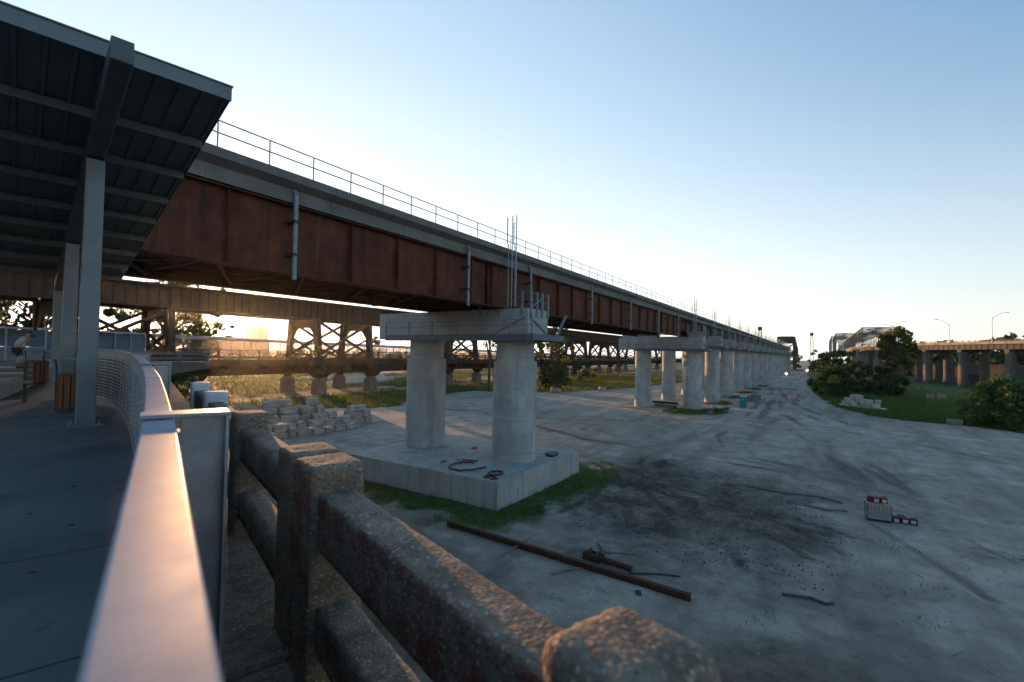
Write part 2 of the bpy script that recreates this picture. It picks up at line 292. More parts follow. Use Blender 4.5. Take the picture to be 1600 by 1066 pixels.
# ------------------------------------------------------------------ ground
EDGE = [(-200, -80), (40, -62), (96, -24), (101.5, -18), (102, -12), (107, -6.4), (122, -2.4), (163, 1.4), (234, 4.5), (343, 7.2), (700, 14)]
def edge_y(x):
    for (x0, y0), (x1, y1) in zip(EDGE, EDGE[1:]):
        if x0 <= x <= x1: return y0 + (y1 - y0) * (x - x0) / (x1 - x0)
    return EDGE[0][1] if x < EDGE[0][0] else EDGE[-1][1]
def edge_d(x, y):          # >0 beyond the right hand road edge
    d = 1e9; 
    for (x0, y0), (x1, y1) in zip(EDGE, EDGE[1:]):
        ex, ey = x1 - x0, y1 - y0; t = max(0, min(1, ((x - x0) * ex + (y - y0) * ey) / (ex * ex + ey * ey)))
        d = min(d, math.hypot(x - x0 - t * ex, y - y0 - t * ey))
    below = y < edge_y(x) and x > 40
    return d if below else -d
MOUNDS = [(27.8, -4.7, 1.1, .34), (26.6, -5.9, 1.0, .28), (31.9, 4.3, .9, .3), (36.2, 1.6, .8, .25), (34.6, 7.6, 1., .28), (41, 11, 1.3, .3), (44.5, 6.5, 1.2, .3), (38, 14, 1.1, .3), (29.5, 8, .8, .2), (47, 12, 1.4, .3), (55, 2, 2.5, .25), (50, 19, 1.6, .3), (45, 21, 1.5, .3)]
def inpoly(x, y, P):
    c = False; n = len(P)
    for i in range(n):
        x0, y0 = P[i]; x1, y1 = P[i - 1]
        if (y0 > y) != (y1 > y) and x < (x1 - x0) * (y - y0) / (y1 - y0) + x0: c = not c
    return c
def polyd(x, y, P):
    d = 1e9; n = len(P)
    for i in range(n):
        x0, y0 = P[i]; x1, y1 = P[i - 1]; ex, ey = x1 - x0, y1 - y0
        t = max(0, min(1, ((x - x0) * ex + (y - y0) * ey) / (ex * ex + ey * ey + 1e-9))); d = min(d, math.hypot(x - x0 - t * ex, y - y0 - t * ey))
    return d if inpoly(x, y, P) else -d
DARK = [(28, 16), (41, 19.5), (48, 15.5), (46, 6), (41, -.5), (33.5, -2.2), (27, -1.3), (24, .8), (24.5, 5), (24, 10), (24.5, 13)]
PALE = [(20.5, 18), (22.5, 14), (21.6, 9.5), (21.5, 5.5), (22.4, 2.5), (23, -1), (21.5, -1), (19, 4), (15.7, 9), (19.4, 13)]
GRASS = [(30, 92), (46, 79), (52, 71), (60, 66), (70, 68), (82, 73), (100, 78), (105, 71), (112, 62.5), (118, 58), (130, 53), (146, 49.5), (175, 46), (230, 40), (420, 33), (420, 93), (240, 92), (120, 95), (90, 94)]
TRACKS = []
_tr = random.Random(5)
for (sx_, sy_, ang_, bend, ln_) in ((25, 3, .35, .05, 22), (26, 7, .15, .06, 22), (27, 12, -.1, .05, 20), (30, -1, .7, .07, 20), (29, 15, -.45, .06, 18), (33, -2, 1.0, .05, 18), (27, 9, .5, -.04, 18)):
    for off in (0, 2.1):
        a_ = ang_; q_ = [sx_ - math.sin(ang_) * off, sy_ + math.cos(ang_) * off]; P_ = [tuple(q_)]
        for k_ in range(9): q_ = [q_[0] + math.cos(a_) * ln_ / 9, q_[1] + math.sin(a_) * ln_ / 9]; a_ += bend * 1.4; P_.append(tuple(q_))
        TRACKS.append(P_)
HAUL = [[(195.5, 12.7), (112.3, 5.3), (80.8, -2.7), (67.1, -11.7), (54.0, -20)], [(185, 14.1), (99.6, 8.4), (66.6, 1.1), (42, -4.6), (33, -8.5)], [(65.2, 55.3), (66.2, 36.0), (58.6, 20.1), (52.4, 6.1), (40, -4.5)], [(85.8, 87), (63, 47), (68, 31), (80, 18), (102, 11.3), (152.7, 12.1)],
        [(163, 12.8), (85.5, 10.7), (64.5, 11), (52.3, 7.5), (47, -3), (40, -13.2)], [(67, 53), (52, 25.5), (51, 16), (48.5, 2), (28, -6)], [(205, 11.9), (113, 4.1), (91, -3.5), (80, -12), (72, -24)]]
HAUL = [c_ for P_ in HAUL for c_ in (P_, [(a_ + .8, b_ - 2.2) for a_, b_ in P_])]
def haul(x, y):
    if not (26 < x < 210 and -30 < y < 60): return 0.
    q = 0.; wob = .9 * nz(x, y, .07, 51) + .35 * nz(x, y, .4, 52)
    for i_, P_ in enumerate(HAUL):
        t_ = abs(polyline_d(x, y, P_) + wob); q = max(q, (1 - smooth01(.15, .95, t_)) * smooth01(-.35, .35, nz(x, y, .06, 60 + i_)))
    return q
def polyline_d(x, y, P):
    d = 1e9
    for (x0, y0), (x1, y1) in zip(P, P[1:]):
        ex, ey = x1 - x0, y1 - y0; t = max(0, min(1, ((x - x0) * ex + (y - y0) * ey) / (ex * ex + ey * ey))); d = min(d, math.hypot(x - x0 - t * ex, y - y0 - t * ey))
    return d
def nz(x, y, s, k=0): return noise.noise(V((x * s, y * s, k)))
def ground(x, y):
    """height, gravel, grass, dark"""
    z = .05 * nz(x, y, .12) + .03 * nz(x, y, .45, 3) + .015 * nz(x, y, 1.3, 9)
    grav = .75 + .25 * nz(x, y, .05, 5); gr = 0.; dk = 0.
    de = edge_d(x, y)
    if de > -60:
        z -= 6.5 * smooth01(6, 150, de); gr = max(gr, smooth01(-1.5, 2., de + 1.6 * nz(x, y, .25, 4)))
    if x > 20 and 30 < y < 100:
        gr = max(gr, smooth01(-1.8, 2., polyd(x, y, GRASS) + 2.2 * nz(x, y, .18, 8)))
    if y > 96: gr = max(gr, smooth01(96, 101, y) * (.75 + .25 * nz(x, y, .08, 2)))
    if y > 100 and nz(x, y * 2.5, .02, 11) > .12 and y < 190: gr *= .35
    for mx_, my_, mr_, mh_ in MOUNDS:
        q = math.hypot(x - mx_, (y - my_) * 1.4) / mr_
        if q < 2: z += mh_ * math.exp(-q * q * 1.6) * (1 + .7 * nz(x, y, 2.2, 40))
    if 12 < x < 60 and -8 < y < 24:
        d = polyd(x, y, DARK); dk = smooth01(-3.5, 6, d + 4. * nz(x, y, .2, 6) + 1.5 * nz(x, y, .8, 61)) * (.5 + .55 * nz(x, y, .45, 7) + .25 * nz(x, y, 1.1, 71))
        if d > -2:
            z += smooth01(-2, 1, d) * (.1 * nz(x, y, .6, 12) + .06 * nz(x, y, 1.7, 13) + .03 * nz(x, y, 3.1, 14))
            for P in TRACKS:
                t = polyline_d(x, y, P) + .12 * nz(x, y, .9, 31)
                if t < .9:
                    vis = smooth01(-.25, .15, nz(x, y, .16, 30 + P[0][0])); ch = math.sin((x + y) * 9. + (x - y) * 3.)
                    z += vis * (-.06 * (1 - smooth01(.2, .4, t)) + .06 * smooth01(.28, .42, t) * (1 - smooth01(.42, .75, t)) + (.025 * ch if t < .32 else 0)); dk = max(dk, vis * .62 * (1 - smooth01(.2, .5, t)) * smooth01(-1, 2, d))
        dk = max(dk, 0)
        pd = polyd(x, y, PALE); grav = max(grav, .9 * smooth01(-1, 1, pd + .8 * nz(x, y, .7, 15)))
        grav *= 1 - .5 * smooth01(-4, 6, d + 4. * nz(x, y, .2, 6) + 1.5 * nz(x, y, .8, 61))
    if x < 28:
        fg = .35 + .65 * smooth01(15, 27, x + 4 * nz(x, y, .2, 16) + 1.5 * nz(x, y, .7, 17)); grav *= max(fg, smooth01(-2.5, .5, polyd(x, y, PALE) + .8 * nz(x, y, .7, 15)))  # lens falloff painted into the ground: less pale gravel toward the camera
    # grass fringe round the first footing and below the balustrade
    if 8 < x < 46 and 5 < y < 40:
        dx = max(25 - x, 0, x - 37.8); dy = max(17 - y, 0, y - 32.2); dd = math.hypot(dx, dy)
        f = (1 - smooth01(.8, 4.6, dd + 1.8 * nz(x, y, .5, 21))); gr = max(gr, f * .95)
        f = (1 - smooth01(0, 3.5, abs(x - 13.8 + .1 * (y - 13)) + 2 * nz(x, y, .45, 22))) * smooth01(8.5, 11, y); gr = max(gr, f * .75)
        f = smooth01(.1, .5, nz(x, y, .3, 23)) * smooth01(0, 1, (x - 38) / 5 if y > 13 else 0) * smooth01(14, 17, y); gr = max(gr, f * .6)
    for cx, cy, rr_ in ((92, 20, 6.5), (94, 17, 4), (112, 19, 4), (131, 18, 3.2), (151, 18, 3), (170, 18, 3), (189, 18, 3), (208, 18, 3)):
        dd = math.hypot((x - cx) / 1.3, y - cy)
        if dd < rr_ + 2: gr = max(gr, .9 * (1 - smooth01(rr_ * .5, rr_, dd + nz(x, y, .5, 24))))
    return z, max(0, min(1, grav)), max(0, min(1, gr)), max(0, min(1, dk))
def spaced(bands):
    out = [bands[0][0]]
    for a, b, st in bands:
        n = max(1, int(round((b - a) / st))); out += [a + (b - a) * (i + 1) / n for i in range(n)]
    return out
gx = spaced([(-1200, -400, 400), (-400, -20, 40), (-20, 10, 1.5), (10, 20, .4), (20, 50, .2), (50, 62, .5), (62, 130, 1.2), (130, 260, 3), (260, 620, 10), (620, 1500, 80), (1500, 2500, 250)])
gy = spaced([(-1200, -800, 200), (-800, -140, 40), (-140, -40, 5), (-40, -8, 1), (-8, 20, .2), (20, 40, .45), (40, 110, 1.), (110, 220, 4), (220, 900, 40), (900, 2500, 400)])
gv = []; gc = []
for yy in gy:
    for xx in gx:
        z, a, b_, c = ground(xx, yy); gv.append((xx, yy, z)); gc.append((a, b_, c, haul(xx, yy)))
nx = len(gx)
me = bpy.data.meshes.new('ground'); me.from_pydata(gv, [], [(j * nx + i, j * nx + i + 1, (j + 1) * nx + i + 1, (j + 1) * nx + i) for j in range(len(gy) - 1) for i in range(nx - 1)])
at = me.color_attributes.new('mask', 'FLOAT_COLOR', 'POINT'); at.data.foreach_set('color', [k for c in gc for k in c]); me.polygons.foreach_set('use_smooth', [True] * len(me.polygons))
gob = bpy.data.objects.new('ground', me); COL.objects.link(gob); tag(gob, kind='structure')
gm = bpy.data.materials.new('ground_soil'); gm.use_nodes = True; N = gm.node_tree.nodes; L = gm.node_tree.links; b = N['Principled BSDF']; b.inputs['Roughness'].default_value = .95; b.inputs['Specular IOR Level'].default_value = .15
geo = N.new('ShaderNodeNewGeometry'); att = N.new('ShaderNodeAttribute'); att.attribute_name = 'mask'; sep = N.new('ShaderNodeSeparateColor'); L.new(att.outputs['Color'], sep.inputs[0])
def gn(sc, st=(1, 1, 1), det=8, rg=.65):
    mp = N.new('ShaderNodeMapping'); mp.inputs['Scale'].default_value = st; L.new(geo.outputs['Position'], mp.inputs[0]); n = N.new('ShaderNodeTexNoise'); n.inputs['Scale'].default_value = sc; n.inputs['Detail'].default_value = det; n.inputs['Roughness'].default_value = rg; L.new(mp.outputs[0], n.inputs['Vector']); return n.outputs['Fac']
def ramp(f, st):
    rp = N.new('ShaderNodeValToRGB'); e = rp.color_ramp.elements; e[0].position = st[0][0]; e[0].color = (*st[0][1], 1); e[1].position = st[-1][0]; e[1].color = (*st[-1][1], 1)
    for q, c in st[1:-1]: k = e.new(q); k.color = (*c, 1)
    L.new(f, rp.inputs[0]); return rp.outputs[0]
def mixc(f, a, c):
    m_ = N.new('ShaderNodeMix'); m_.data_type = 'RGBA'; L.new(f, m_.inputs['Factor'])
    for k, v_ in (('A', a), ('B', c)):
        if isinstance(v_, tuple): m_.inputs[k].default_value = (*v_, 1)
        else: L.new(v_, m_.inputs[k])
    return m_.outputs['Result']
def mrange(f, a, c, t0=0., t1=1.):
    m_ = N.new('ShaderNodeMapRange'); m_.inputs['From Min'].default_value = a; m_.inputs['From Max'].default_value = c; m_.inputs['To Min'].default_value = t0; m_.inputs['To Max'].default_value = t1; L.new(f, m_.inputs['Value']); return m_.outputs[0]
def madd(f, g_, k):
    m_ = N.new('ShaderNodeMath'); m_.operation = 'MULTIPLY_ADD'; L.new(g_, m_.inputs[0]); m_.inputs[1].default_value = k; L.new(f, m_.inputs[2]); return m_.outputs[0]
soil = ramp(gn(.5), [(.3, (.075, .058, .042)), (.5, (.13, .103, .076)), (.7, (.2, .163, .122))])
grvl = ramp(gn(.35), [(.28, (.25, .203, .155)), (.5, (.385, .32, .255)), (.72, (.52, .445, .365))])
grvl = mixc(mrange(gn(.22, (.12, 1, 1)), .48, .66, 0, .75), grvl, (.17, .145, .115))       # wheel streaks along the haul road
grvl = mixc(mrange(gn(9, det=3), .6, .72, 0, .5), grvl, (.55, .53, .5))
grvl = mixc(mrange(madd(att.outputs['Alpha'], gn(.9), .6), .55, 1.3, 0, .8), grvl, (.115, .09, .066))
grvl = mixc(mrange(gn(.16), .56, .7, 0, .55), grvl, (.15, .12, .09))
n_edge = gn(1.1)
c1 = mixc(mrange(madd(sep.outputs[0], n_edge, .7), .6, 1.1), soil, grvl)
wet = ramp(gn(2.2), [(.3, (.045, .037, .03)), (.55, (.085, .07, .056)), (.75, (.15, .128, .1))])
c1 = mixc(mrange(madd(sep.outputs[2], gn(1.6), .8), .62, 1.15), c1, wet)
c1 = mixc(mrange(gn(.8, (1, .6, 1)), .56, .7, 0, .45), c1, (.11, .095, .078))
lawn = ramp(gn(.9), [(.3, (.04, .062, .016)), (.5, (.07, .1, .025)), (.7, (.115, .125, .045))])
c1 = mixc(mrange(madd(sep.outputs[1], gn(1.7), .9), .75, 1.15), c1, lawn)
L.new(c1, b.inputs['Base Color'])
bp = N.new('ShaderNodeBump'); bp.inputs['Strength'].default_value = .9; bp.inputs['Distance'].default_value = .12; L.new(gn(3.2, det=12, rg=.7), bp.inputs['Height']); L.new(bp.outputs[0], b.inputs['Normal'])
me.materials.append(gm)
def gz(x, y): return ground(x, y)[0]

# ------------------------------------------------------------------ walkway (camera stands on it)
UA = R(70.4); U_ = V((math.cos(UA), math.sin(UA), 0)); N_ = V((math.sin(UA), -math.cos(UA), 0))     # along, to the right
def sn(s, n, z): return V((0, 0, 0)) + U_ * s + N_ * n + V((0, 0, z))
def deckz(s): return 8.55 + .014 * max(s - 2, 0)
# hand rail path (s, n, z of its top)
RAIL = [(s_, n_, 9.75 + .0165 * max(s_ - 2, 0)) for s_, n_ in ((-2.5, -.03), (.4, .008), (2.1, .055), (4.3, .066), (6.3, .035), (7.8, -.01), (9.9, -.1), (11.4, -.21), (12.6, -.34), (13.5, -.5), (14.3, -.72), (15.2, -1.05), (15.7, -1.28))]
def railpt(s):
    for a, c in zip(RAIL, RAIL[1:]):
        if a[0] <= s <= c[0]:
            t = (s - a[0]) / (c[0] - a[0]); t2 = t; return a[1] + (c[1] - a[1]) * t2, a[2] + (c[2] - a[2]) * t2
    return RAIL[-1][1:]
# walkway slab, long joints cut every few metres
m = MB()
SS = [-3 + 1.5 * i for i in range(36)]
def slab_right(s): return railpt(max(-2.5, min(15.7, s)))[0] + .02 if s < 15.7 else -3.5
for s0, s1 in zip(SS, SS[1:]):
    g_ = .012
    a0, a1 = slab_right(s0), slab_right(s1)
    q = [sn(s0 + g_, a0, deckz(s0)), sn(s1 - g_, a1, deckz(s1)), sn(s1 - g_, -14, deckz(s1)), sn(s0 + g_, -14, deckz(s0))]
    m.add(q + [v - V((0, 0, .2)) for v in q], [(0, 1, 2, 3), (4, 7, 6, 5), (0, 4, 5, 1), (1, 5, 6, 2), (2, 6, 7, 3), (3, 7, 4, 0)])
for s0, s1 in zip(SS, SS[1:]):     # supporting sub slab, 3 cm lower in the joints
    a0, a1 = slab_right(s0) - .01, slab_right(s1) - .01
    q = [sn(s0, a0, deckz(s0) - .03), sn(s1, a1, deckz(s1) - .03), sn(s1, -14.1, deckz(s1) - .03), sn(s0, -14.1, deckz(s0) - .03)]
    m.add(q + [v - V((0, 0, .5)) for v in q], [(0, 1, 2, 3), (4, 7, 6, 5), (0, 4, 5, 1), (1, 5, 6, 2), (2, 6, 7, 3), (3, 7, 4, 0)])
o = m.build('walkway', deckm); tag(o, kind='structure')
# the old bridge deck under the balustrade
m = MB()
for s0, s1 in ((-3, 2.395), (2.405, 12), (12.01, 24), (24.01, 40)):
    m.frame(sn(s0, .05, 7.3), U_ * (s1 - s0), N_ * .93, V((0, 0, 1.27 if s0 < 2 else 1.3)))
m.frame(sn(-3, -14, 7.0), U_ * 43, N_ * 14.0, V((0, 0, .98)))
for s0 in (-2, 10, 22, 34): m.frame(sn(s0, -13, -.5), U_ * 1.4, N_ * 13.2, V((0, 0, 7.6)))
o = m.build('concrete_ledge', oldagg); tag(o, 'weathered concrete ledge and bridge deck carrying the old balustrade beside the metal railing', 'bridge deck')

# metal railing
rt = thing('metal_railing', sn(2, .035, 8.6), 'curving galvanised railing with flat brushed top rail and louvred infill beside the walkway', 'railing')
def rail_strip(m, n0, n1, z0, z1, smax=15.7):
    pts = [p_ for p_ in RAIL if p_[0] <= smax]
    # resample for a smooth curve
    ss = [-2.5 + .35 * i for i in range(int((smax + 2.5) / .35) + 1)]
    pr_ = []
    for s in ss:
        n, z = railpt(s); na, _ = railpt(min(s + .6, smax)); nb, _ = railpt(max(s - .6, -2.5)); n = (n * 2 + na + nb) / 4
        pr_.append([sn(s, n + n0, z + z0), sn(s, n + n1, z + z0), sn(s, n + n1, z + z1), sn(s, n + n0, z + z1)])
    o = len(m.v)
    m.v.extend([tuple(v) for q in pr_ for v in q])
    for i in range(len(pr_) - 1):
        for k in range(4):
            m.f.append((o + i * 4 + k, o + i * 4 + (k + 1) % 4, o + i * 4 + 4 + (k + 1) % 4, o + i * 4 + 4 + k)); m.sm.append(False)
    m.f.append((o, o + 1, o + 2, o + 3)); m.f.append(tuple(o + (len(pr_) - 1) * 4 + k for k in (3, 2, 1, 0))); m.sm += [False, False]
m = MB(); rail_strip(m, -.045, .045, -.045, 0); m.build('top_rail', brushed, rt, .006, 3)
m = MB(); rail_strip(m, -.042, -.03, -.15, -.05); m.build('top_band', galv, rt)
m = MB(); rail_strip(m, -.05, .03, -1.14, -1.07); m.build('bottom_rail', galv, rt)
m = MB()
for k in range(13): rail_strip(m, -.038, -.028, -.205 - .068 * k, -.17 - .068 * k)
m.build('louvre_infill', galv, rt)
m = MB(); rail_strip(m, -.012, -.004, -1.06, -.17); m.build('louvre_gap_backing', darkm, rt)  # dark sheet added so the gaps between louvres read as shaded
s = -2.2; 
while s < 15.6:       # slim infill uprights
    n, z = railpt(s); m = MB(); m.frame(sn(s, n - .046, z - 1.1), U_ * .018, N_ * .012, V((0, 0, 1.0))); m.build('infill_upright', galv, rt); s += .62
for s in (-1.9, 2.12, 6.3, 10.1, 13.2):
    n, z = railpt(s)
    ang = math.atan2(railpt(min(s + .5, 15.7))[0] - railpt(max(s - .5, -2.5))[0], 1.)
    a_ = (U_ * math.cos(ang) + N_ * math.sin(ang)); b_ = (N_ * math.cos(ang) - U_ * math.sin(ang)); o_ = sn(s, n, z)
    w_ = .21
    m = MB(); m.frame(o_ + b_ * .062 - a_ * .006 - V((0, 0, 1.22)), a_ * .012, b_ * (w_ - .07), V((0, 0, 1.222)))      # web plate
    m.frame(o_ + b_ * (w_ - .012) - a_ * .05 - V((0, 0, 1.22)), a_ * .1, b_ * .012, V((0, 0, 1.222)))            # outer flange
    m.frame(o_ + b_ * .05 - a_ * .05 - V((0, 0, 1.22)), a_ * .1, b_ * .012, V((0, 0, 1.17)))
    pz = m.build('post', galv, rt, .002, 1)
    m = MB(); m.frame(o_ - b_ * .056 - a_ * .065 + V((0, 0, .003)), a_ * .13, b_ * (w_ + .06), V((0, 0, .014)))
    m.build('cap_plate', brushed, pz, .003, 2)

for s in (-.4, 4.25, 8.4):
    n, z = railpt(s); m = MB(); m.frame(sn(s, n - .048, z - .05), U_ * .16, N_ * .096, V((0, 0, .052)))
    for k in (.03, .12):
        c0 = sn(s + k, n - .052, z - .03); m.tube(c0, c0 + N_ * .104, .008, n=6)
    m.build('joint_sleeve', brushed, rt, .003, 2)
# concrete balustrade : lumpy weathered boxes
def lumpy(m, s0, s1, n0, n1, z0, z1, cell=.03, amp=.006, rnd_=.02, chamfer=0., seed=0):
    """closed grid box with rounded edges and eroded surface, in (s, n, z)"""
    def axis(a, c): k = max(2, int((c - a) / cell)); return [a + (c - a) * i / k for i in range(k + 1)]
    A, B, C_ = axis(s0, s1), axis(n0, n1), axis(z0, z1)
    idx = {}; o = len(m.v)
    def vid(i, j, k):
        if (i, j, k) in idx: return idx[(i, j, k)]
        P = V((A[i], B[j], C_[k])); cx = V((min(max(P.x, s0 + rnd_), s1 - rnd_), min(max(P.y, n0 + rnd_), n1 - rnd_), min(max(P.z, z0 + rnd_), z1 - rnd_)))
        d = P - cx
        if d.length > 1e-6: P = cx + d.normalized() * min(rnd_, d.length)
        if chamfer and P.z > z1 - chamfer * 1.2:     # domed top
            ex = min(P.x - s0, s1 - P.x); ey = min(P.y - n0, n1 - P.y); P.z -= chamfer * (1 - smooth01(0, .075, min(ex, ey))) ** 1.5
        ctr = V(((s0 + s1) / 2, (n0 + n1) / 2, (z0 + z1) / 2))
        q = V((P.x * 1., P.y, P.z)) + V((seed * 7.3, 0, 0))
        P += (P - cx if d.length > 1e-6 else V((0, 0, 0))).normalized() * (amp * (.45 * noise.noise(q * 11) + .7 * noise.noise(q * 42) + .4 * min(0, noise.noise(q * 7) + .1)))
        idx[(i, j, k)] = len(m.v) - o; m.v.append(tuple(sn(P.x, P.y, P.z))); return idx[(i, j, k)]
    na, nb, nc = len(A) - 1, len(B) - 1, len(C_) - 1
    def q4(a, b2, c, d): m.f.append((o + a, o + b2, o + c, o + d)); m.sm.append(True)
    for i in range(na):
        for j in range(nb):
            q4(vid(i, j, 0), vid(i, j + 1, 0), vid(i + 1, j + 1, 0), vid(i + 1, j, 0)); q4(vid(i, j, nc), vid(i + 1, j, nc), vid(i + 1, j + 1, nc), vid(i, j + 1, nc))
    for i in range(na):
        for k in range(nc):
            q4(vid(i, 0, k), vid(i + 1, 0, k), vid(i + 1, 0, k + 1), vid(i, 0, k + 1)); q4(vid(i, nb, k), vid(i, nb, k + 1), vid(i + 1, nb, k + 1), vid(i + 1, nb, k))
    for j in range(nb):
        for k in range(nc):
            q4(vid(0, j, k), vid(0, j, k + 1), vid(0, j + 1, k + 1), vid(0, j + 1, k)); q4(vid(na, j, k), vid(na, j + 1, k), vid(na, j + 1, k + 1), vid(na, j, k + 1))
def balustrade(label, posts, white=(), mat=oldagg):
    t = thing('concrete_balustrade', sn(posts[0][0], .68, 8.58), label, 'balustrade')
    for i, (a, c) in enumerate(posts):
        m = MB(); cell = .022 if a < 3 else .045
        lumpy(m, a, c, .565, .80, 8.565, 9.51, cell, .008 if i == 1 and a < 1 else .005, .05 if i == 1 and a < 1 else .017, .0, i + a)
        ob = m.build('post', whitep if i in white else mat, t)
        if i in white: ob['label'] = 'white painted concrete post'
    for (a, c), (d, e) in zip(posts, posts[1:]):
        for (z0, z1) in ((9.165, 9.40), (8.735, 8.93)):
            m = MB(); lumpy(m, c - .03, d + .03, .60, .755, z0, z1, (.02 if c < 2.6 else .05), .004, .015, .0, z0 + c); m.build('rail', redagg if mat is redagg else mat, t)
    return t
balustrade('nearest pebbly concrete balustrade with worn red paint on its rails', [(-1.62, -1.37), (.42, .66), (2.09, 2.36)], mat=redagg)
balustrade('brown concrete balustrade beyond the joint with white painted far posts', [(2.425, 2.69), (4.12, 4.40), (6.36, 6.6), (8.2, 8.44)], white=(2, 3))
# far end of the old deck : a ledge with its own balustrade
t = thing('concrete_balustrade', (17, 43.3, 8.9), 'distant brown concrete balustrade on the cantilevered end of the old deck', 'balustrade')
m = MB(); m.add([(9, 43, 8.9), (20, 43, 8.9), (20, 46, 8.9), (9, 46, 8.9), (9, 43, 7.4), (15, 43, 7.6), (20, 43, 8.35), (20, 46, 8.35), (15, 46, 7.6), (9, 46, 7.4)],
    [(0, 1, 2, 3), (0, 4, 5, 6, 1), (3, 2, 7, 8, 9), (1, 6, 7, 2), (4, 9, 8, 5), (5, 8, 7, 6), (0, 3, 9, 4)]); m.build('ledge', oldstone, t)
for k in range(6): m = MB(); m.box(9.4 + 2.08 * k, 9.65 + 2.08 * k, 43.05, 43.3, 8.904, 9.78); m.build('post', oldstone, t, .02)
for k in range(5):
    for z0 in (9.1, 9.45): m = MB(); m.box(9.66 + 2.08 * k, 11.47 + 2.08 * k, 43.1, 43.26, z0, z0 + .2); m.build('rail', oldstone, t, .02)
m = MB(); m.box(9, 15, 43.05, 46, -.3, 7.5); m.build('abutment_wall', whitep, t)

# ------------------------------------------------------------------ canopy over the walkway
CA = R(78.6); da = V((math.cos(CA), math.sin(CA), 0)); db = V((math.sin(CA), -math.cos(CA), 0)); P1 = V((2.94, 10.45, 0))
SLP = .16
def cp(a, b_, z): return P1 + da * a + db * b_ + V((0, 0, z - SLP * a))      # z given at the first post
ct = thing('canopy_shelter', tuple(P1 + V((0, 0, 8.66))), 'grey steel canopy with ribbed sloping roof over the walkway', 'shelter')
sv = da - V((0, 0, SLP))
A0, A1, B0, B1 = -2.28, 9.2, -5.2, 1.41
m = MB(); n_ = int((B1 - B0) / .295)
for i in range(n_):      # pan panels with standing ribs showing beneath
    b0 = B1 - .295 * (i + 1); m.frame(cp(A0, b0, 13.66), sv * (A1 - A0), db * .287, V((0, 0, .03)))
    m.frame(cp(A0, b0 + .235, 13.625), sv * (A1 - A0), db * .05, V((0, 0, .035)))
    m.frame(cp(A0, b0 + .287, 13.675), sv * (A1 - A0), db * .008, V((0, 0, .05)))
m.build('roof_sheet', roofm, ct)
m = MB(); m.frame(cp(A0 - .05, B0, 13.575), da * .05, db * (B1 - B0 + .015), V((0, 0, .21)))
m.frame(cp(A0 - .07, B0, 13.785), da * .12, db * (B1 - B0 + .03), V((0, 0, .02))); m.build('fascia', postm, ct)
m = MB(); m.frame(cp(A0, B1 + .002, 13.62), sv * (A1 - A0), db * .02, V((0, 0, .12))); m.build('rake_trim', canopy, ct)
for a in (-.73, .66, 2.05, 3.38, 4.72, 6.06, 7.4, 8.75):
    m = MB(); m.frame(cp(a - .05, B0, 13.56 + SLP * 0), da * .1, db * (B1 - B0 - .02), V((0, 0, .085))); m.frame(cp(a - .05, B0, 13.5), da * .02, db * (B1 - B0 - .02), V((0, 0, .06))); m.build('purlin', canopy, ct)
for b_ in (0, -4.1):
    m = MB(); m.frame(cp(-2.95, b_ - .12, 13.2), sv * 12.3, db * .24, V((0, 0, .3))); m.build('roof_beam', canopy, ct, .01, 1)
    for a in (0, 4.65, 9.35):
        zb = deckz(10.5 + a)
        m = MB(); m.frame(P1 + da * (a - .125) + db * (b_ - .125) + V((0, 0, zb)), da * .25, db * .25, V((0, 0, 13.2 - SLP * (a + .13) - zb))); q = m.build('post', postm, ct, .012, 2)
        m = MB(); m.frame(P1 + da * (a - .22) + db * (b_ - .22) + V((0, 0, zb)), da * .44, db * .44, V((0, 0, .05)))
        for sx in (-.17, .17):
            for sy in (-.17, .17):
                c0 = P1 + da * (a + sx) + db * (b_ + sy) + V((0, 0, zb + .05)); m.tube(c0, c0 + V((0, 0, .05)), .02, n=6)
        m.build('base_plate', postm, q)

# litter bins, bench, person on the walkway
def bin_(x, y, z, label):
    t = thing('litter_bin', (x, y, z), label, 'litter bin', 'slatted litter bins on the walkway'); rb = .235
    for k in range(14):
        a = 2 * math.pi * k / 14; c = V((x, y, z)) + V((math.cos(a), math.sin(a), 0)) * rb; tn = V((-math.sin(a), math.cos(a), 0))
        m = MB(); m.frame(c - tn * .047 + V((0, 0, .08)), tn * .094, V((math.cos(a), math.sin(a), 0)) * .025, V((0, 0, .66))); m.build('slat', wood, t)
    m = MB(); m.tube((x, y, z), (x, y, z + .07), .26, n=20); m.tube((x, y, z + .075), (x, y, z + .72), .235, n=20); m.build('liner', black, t)
    for k in range(3):
        m = MB(); a = 2 * math.pi * k / 3 + .9; e_ = V((math.cos(a), math.sin(a), 0)); c = V((x, y, z))
        m.path([c + e_ * .265 + V((0, 0, .02)), c + e_ * .265 + V((0, 0, .85)), c + e_ * .28 + V((0, 0, .97)), c + e_ * .3 + V((0, 0, 1.02))], .018, 6)
        m.build('leg', darkm, t)
    m = MB(); ring = [V((x, y, z + 1.03)) + V((math.cos(2 * math.pi * k / 24), math.sin(2 * math.pi * k / 24), 0)) * .31 for k in range(24)]
    inn = [v + (V((x, y, z + 1.05)) - v) * .4 for v in ring]
    m.add(ring + inn + [v + V((0, 0, .03)) for v in ring] + [v + V((0, 0, .03)) for v in inn], [f for k in range(24) for f in ((k, 24 + k, 24 + (k + 1) % 24, (k + 1) % 24), (48 + k, 48 + (k + 1) % 24, 72 + (k + 1) % 24, 72 + k), (k, (k + 1) % 24, 48 + (k + 1) % 24, 48 + k), (24 + k, 72 + k, 72 + (k + 1) % 24, 24 + (k + 1) % 24))], True)
    m.build('rim', galvd, t)
bin_(3.36, 12.62, deckz(13.2), 'nearer wood slatted litter bin with raised grey rim, beside the canopy posts')
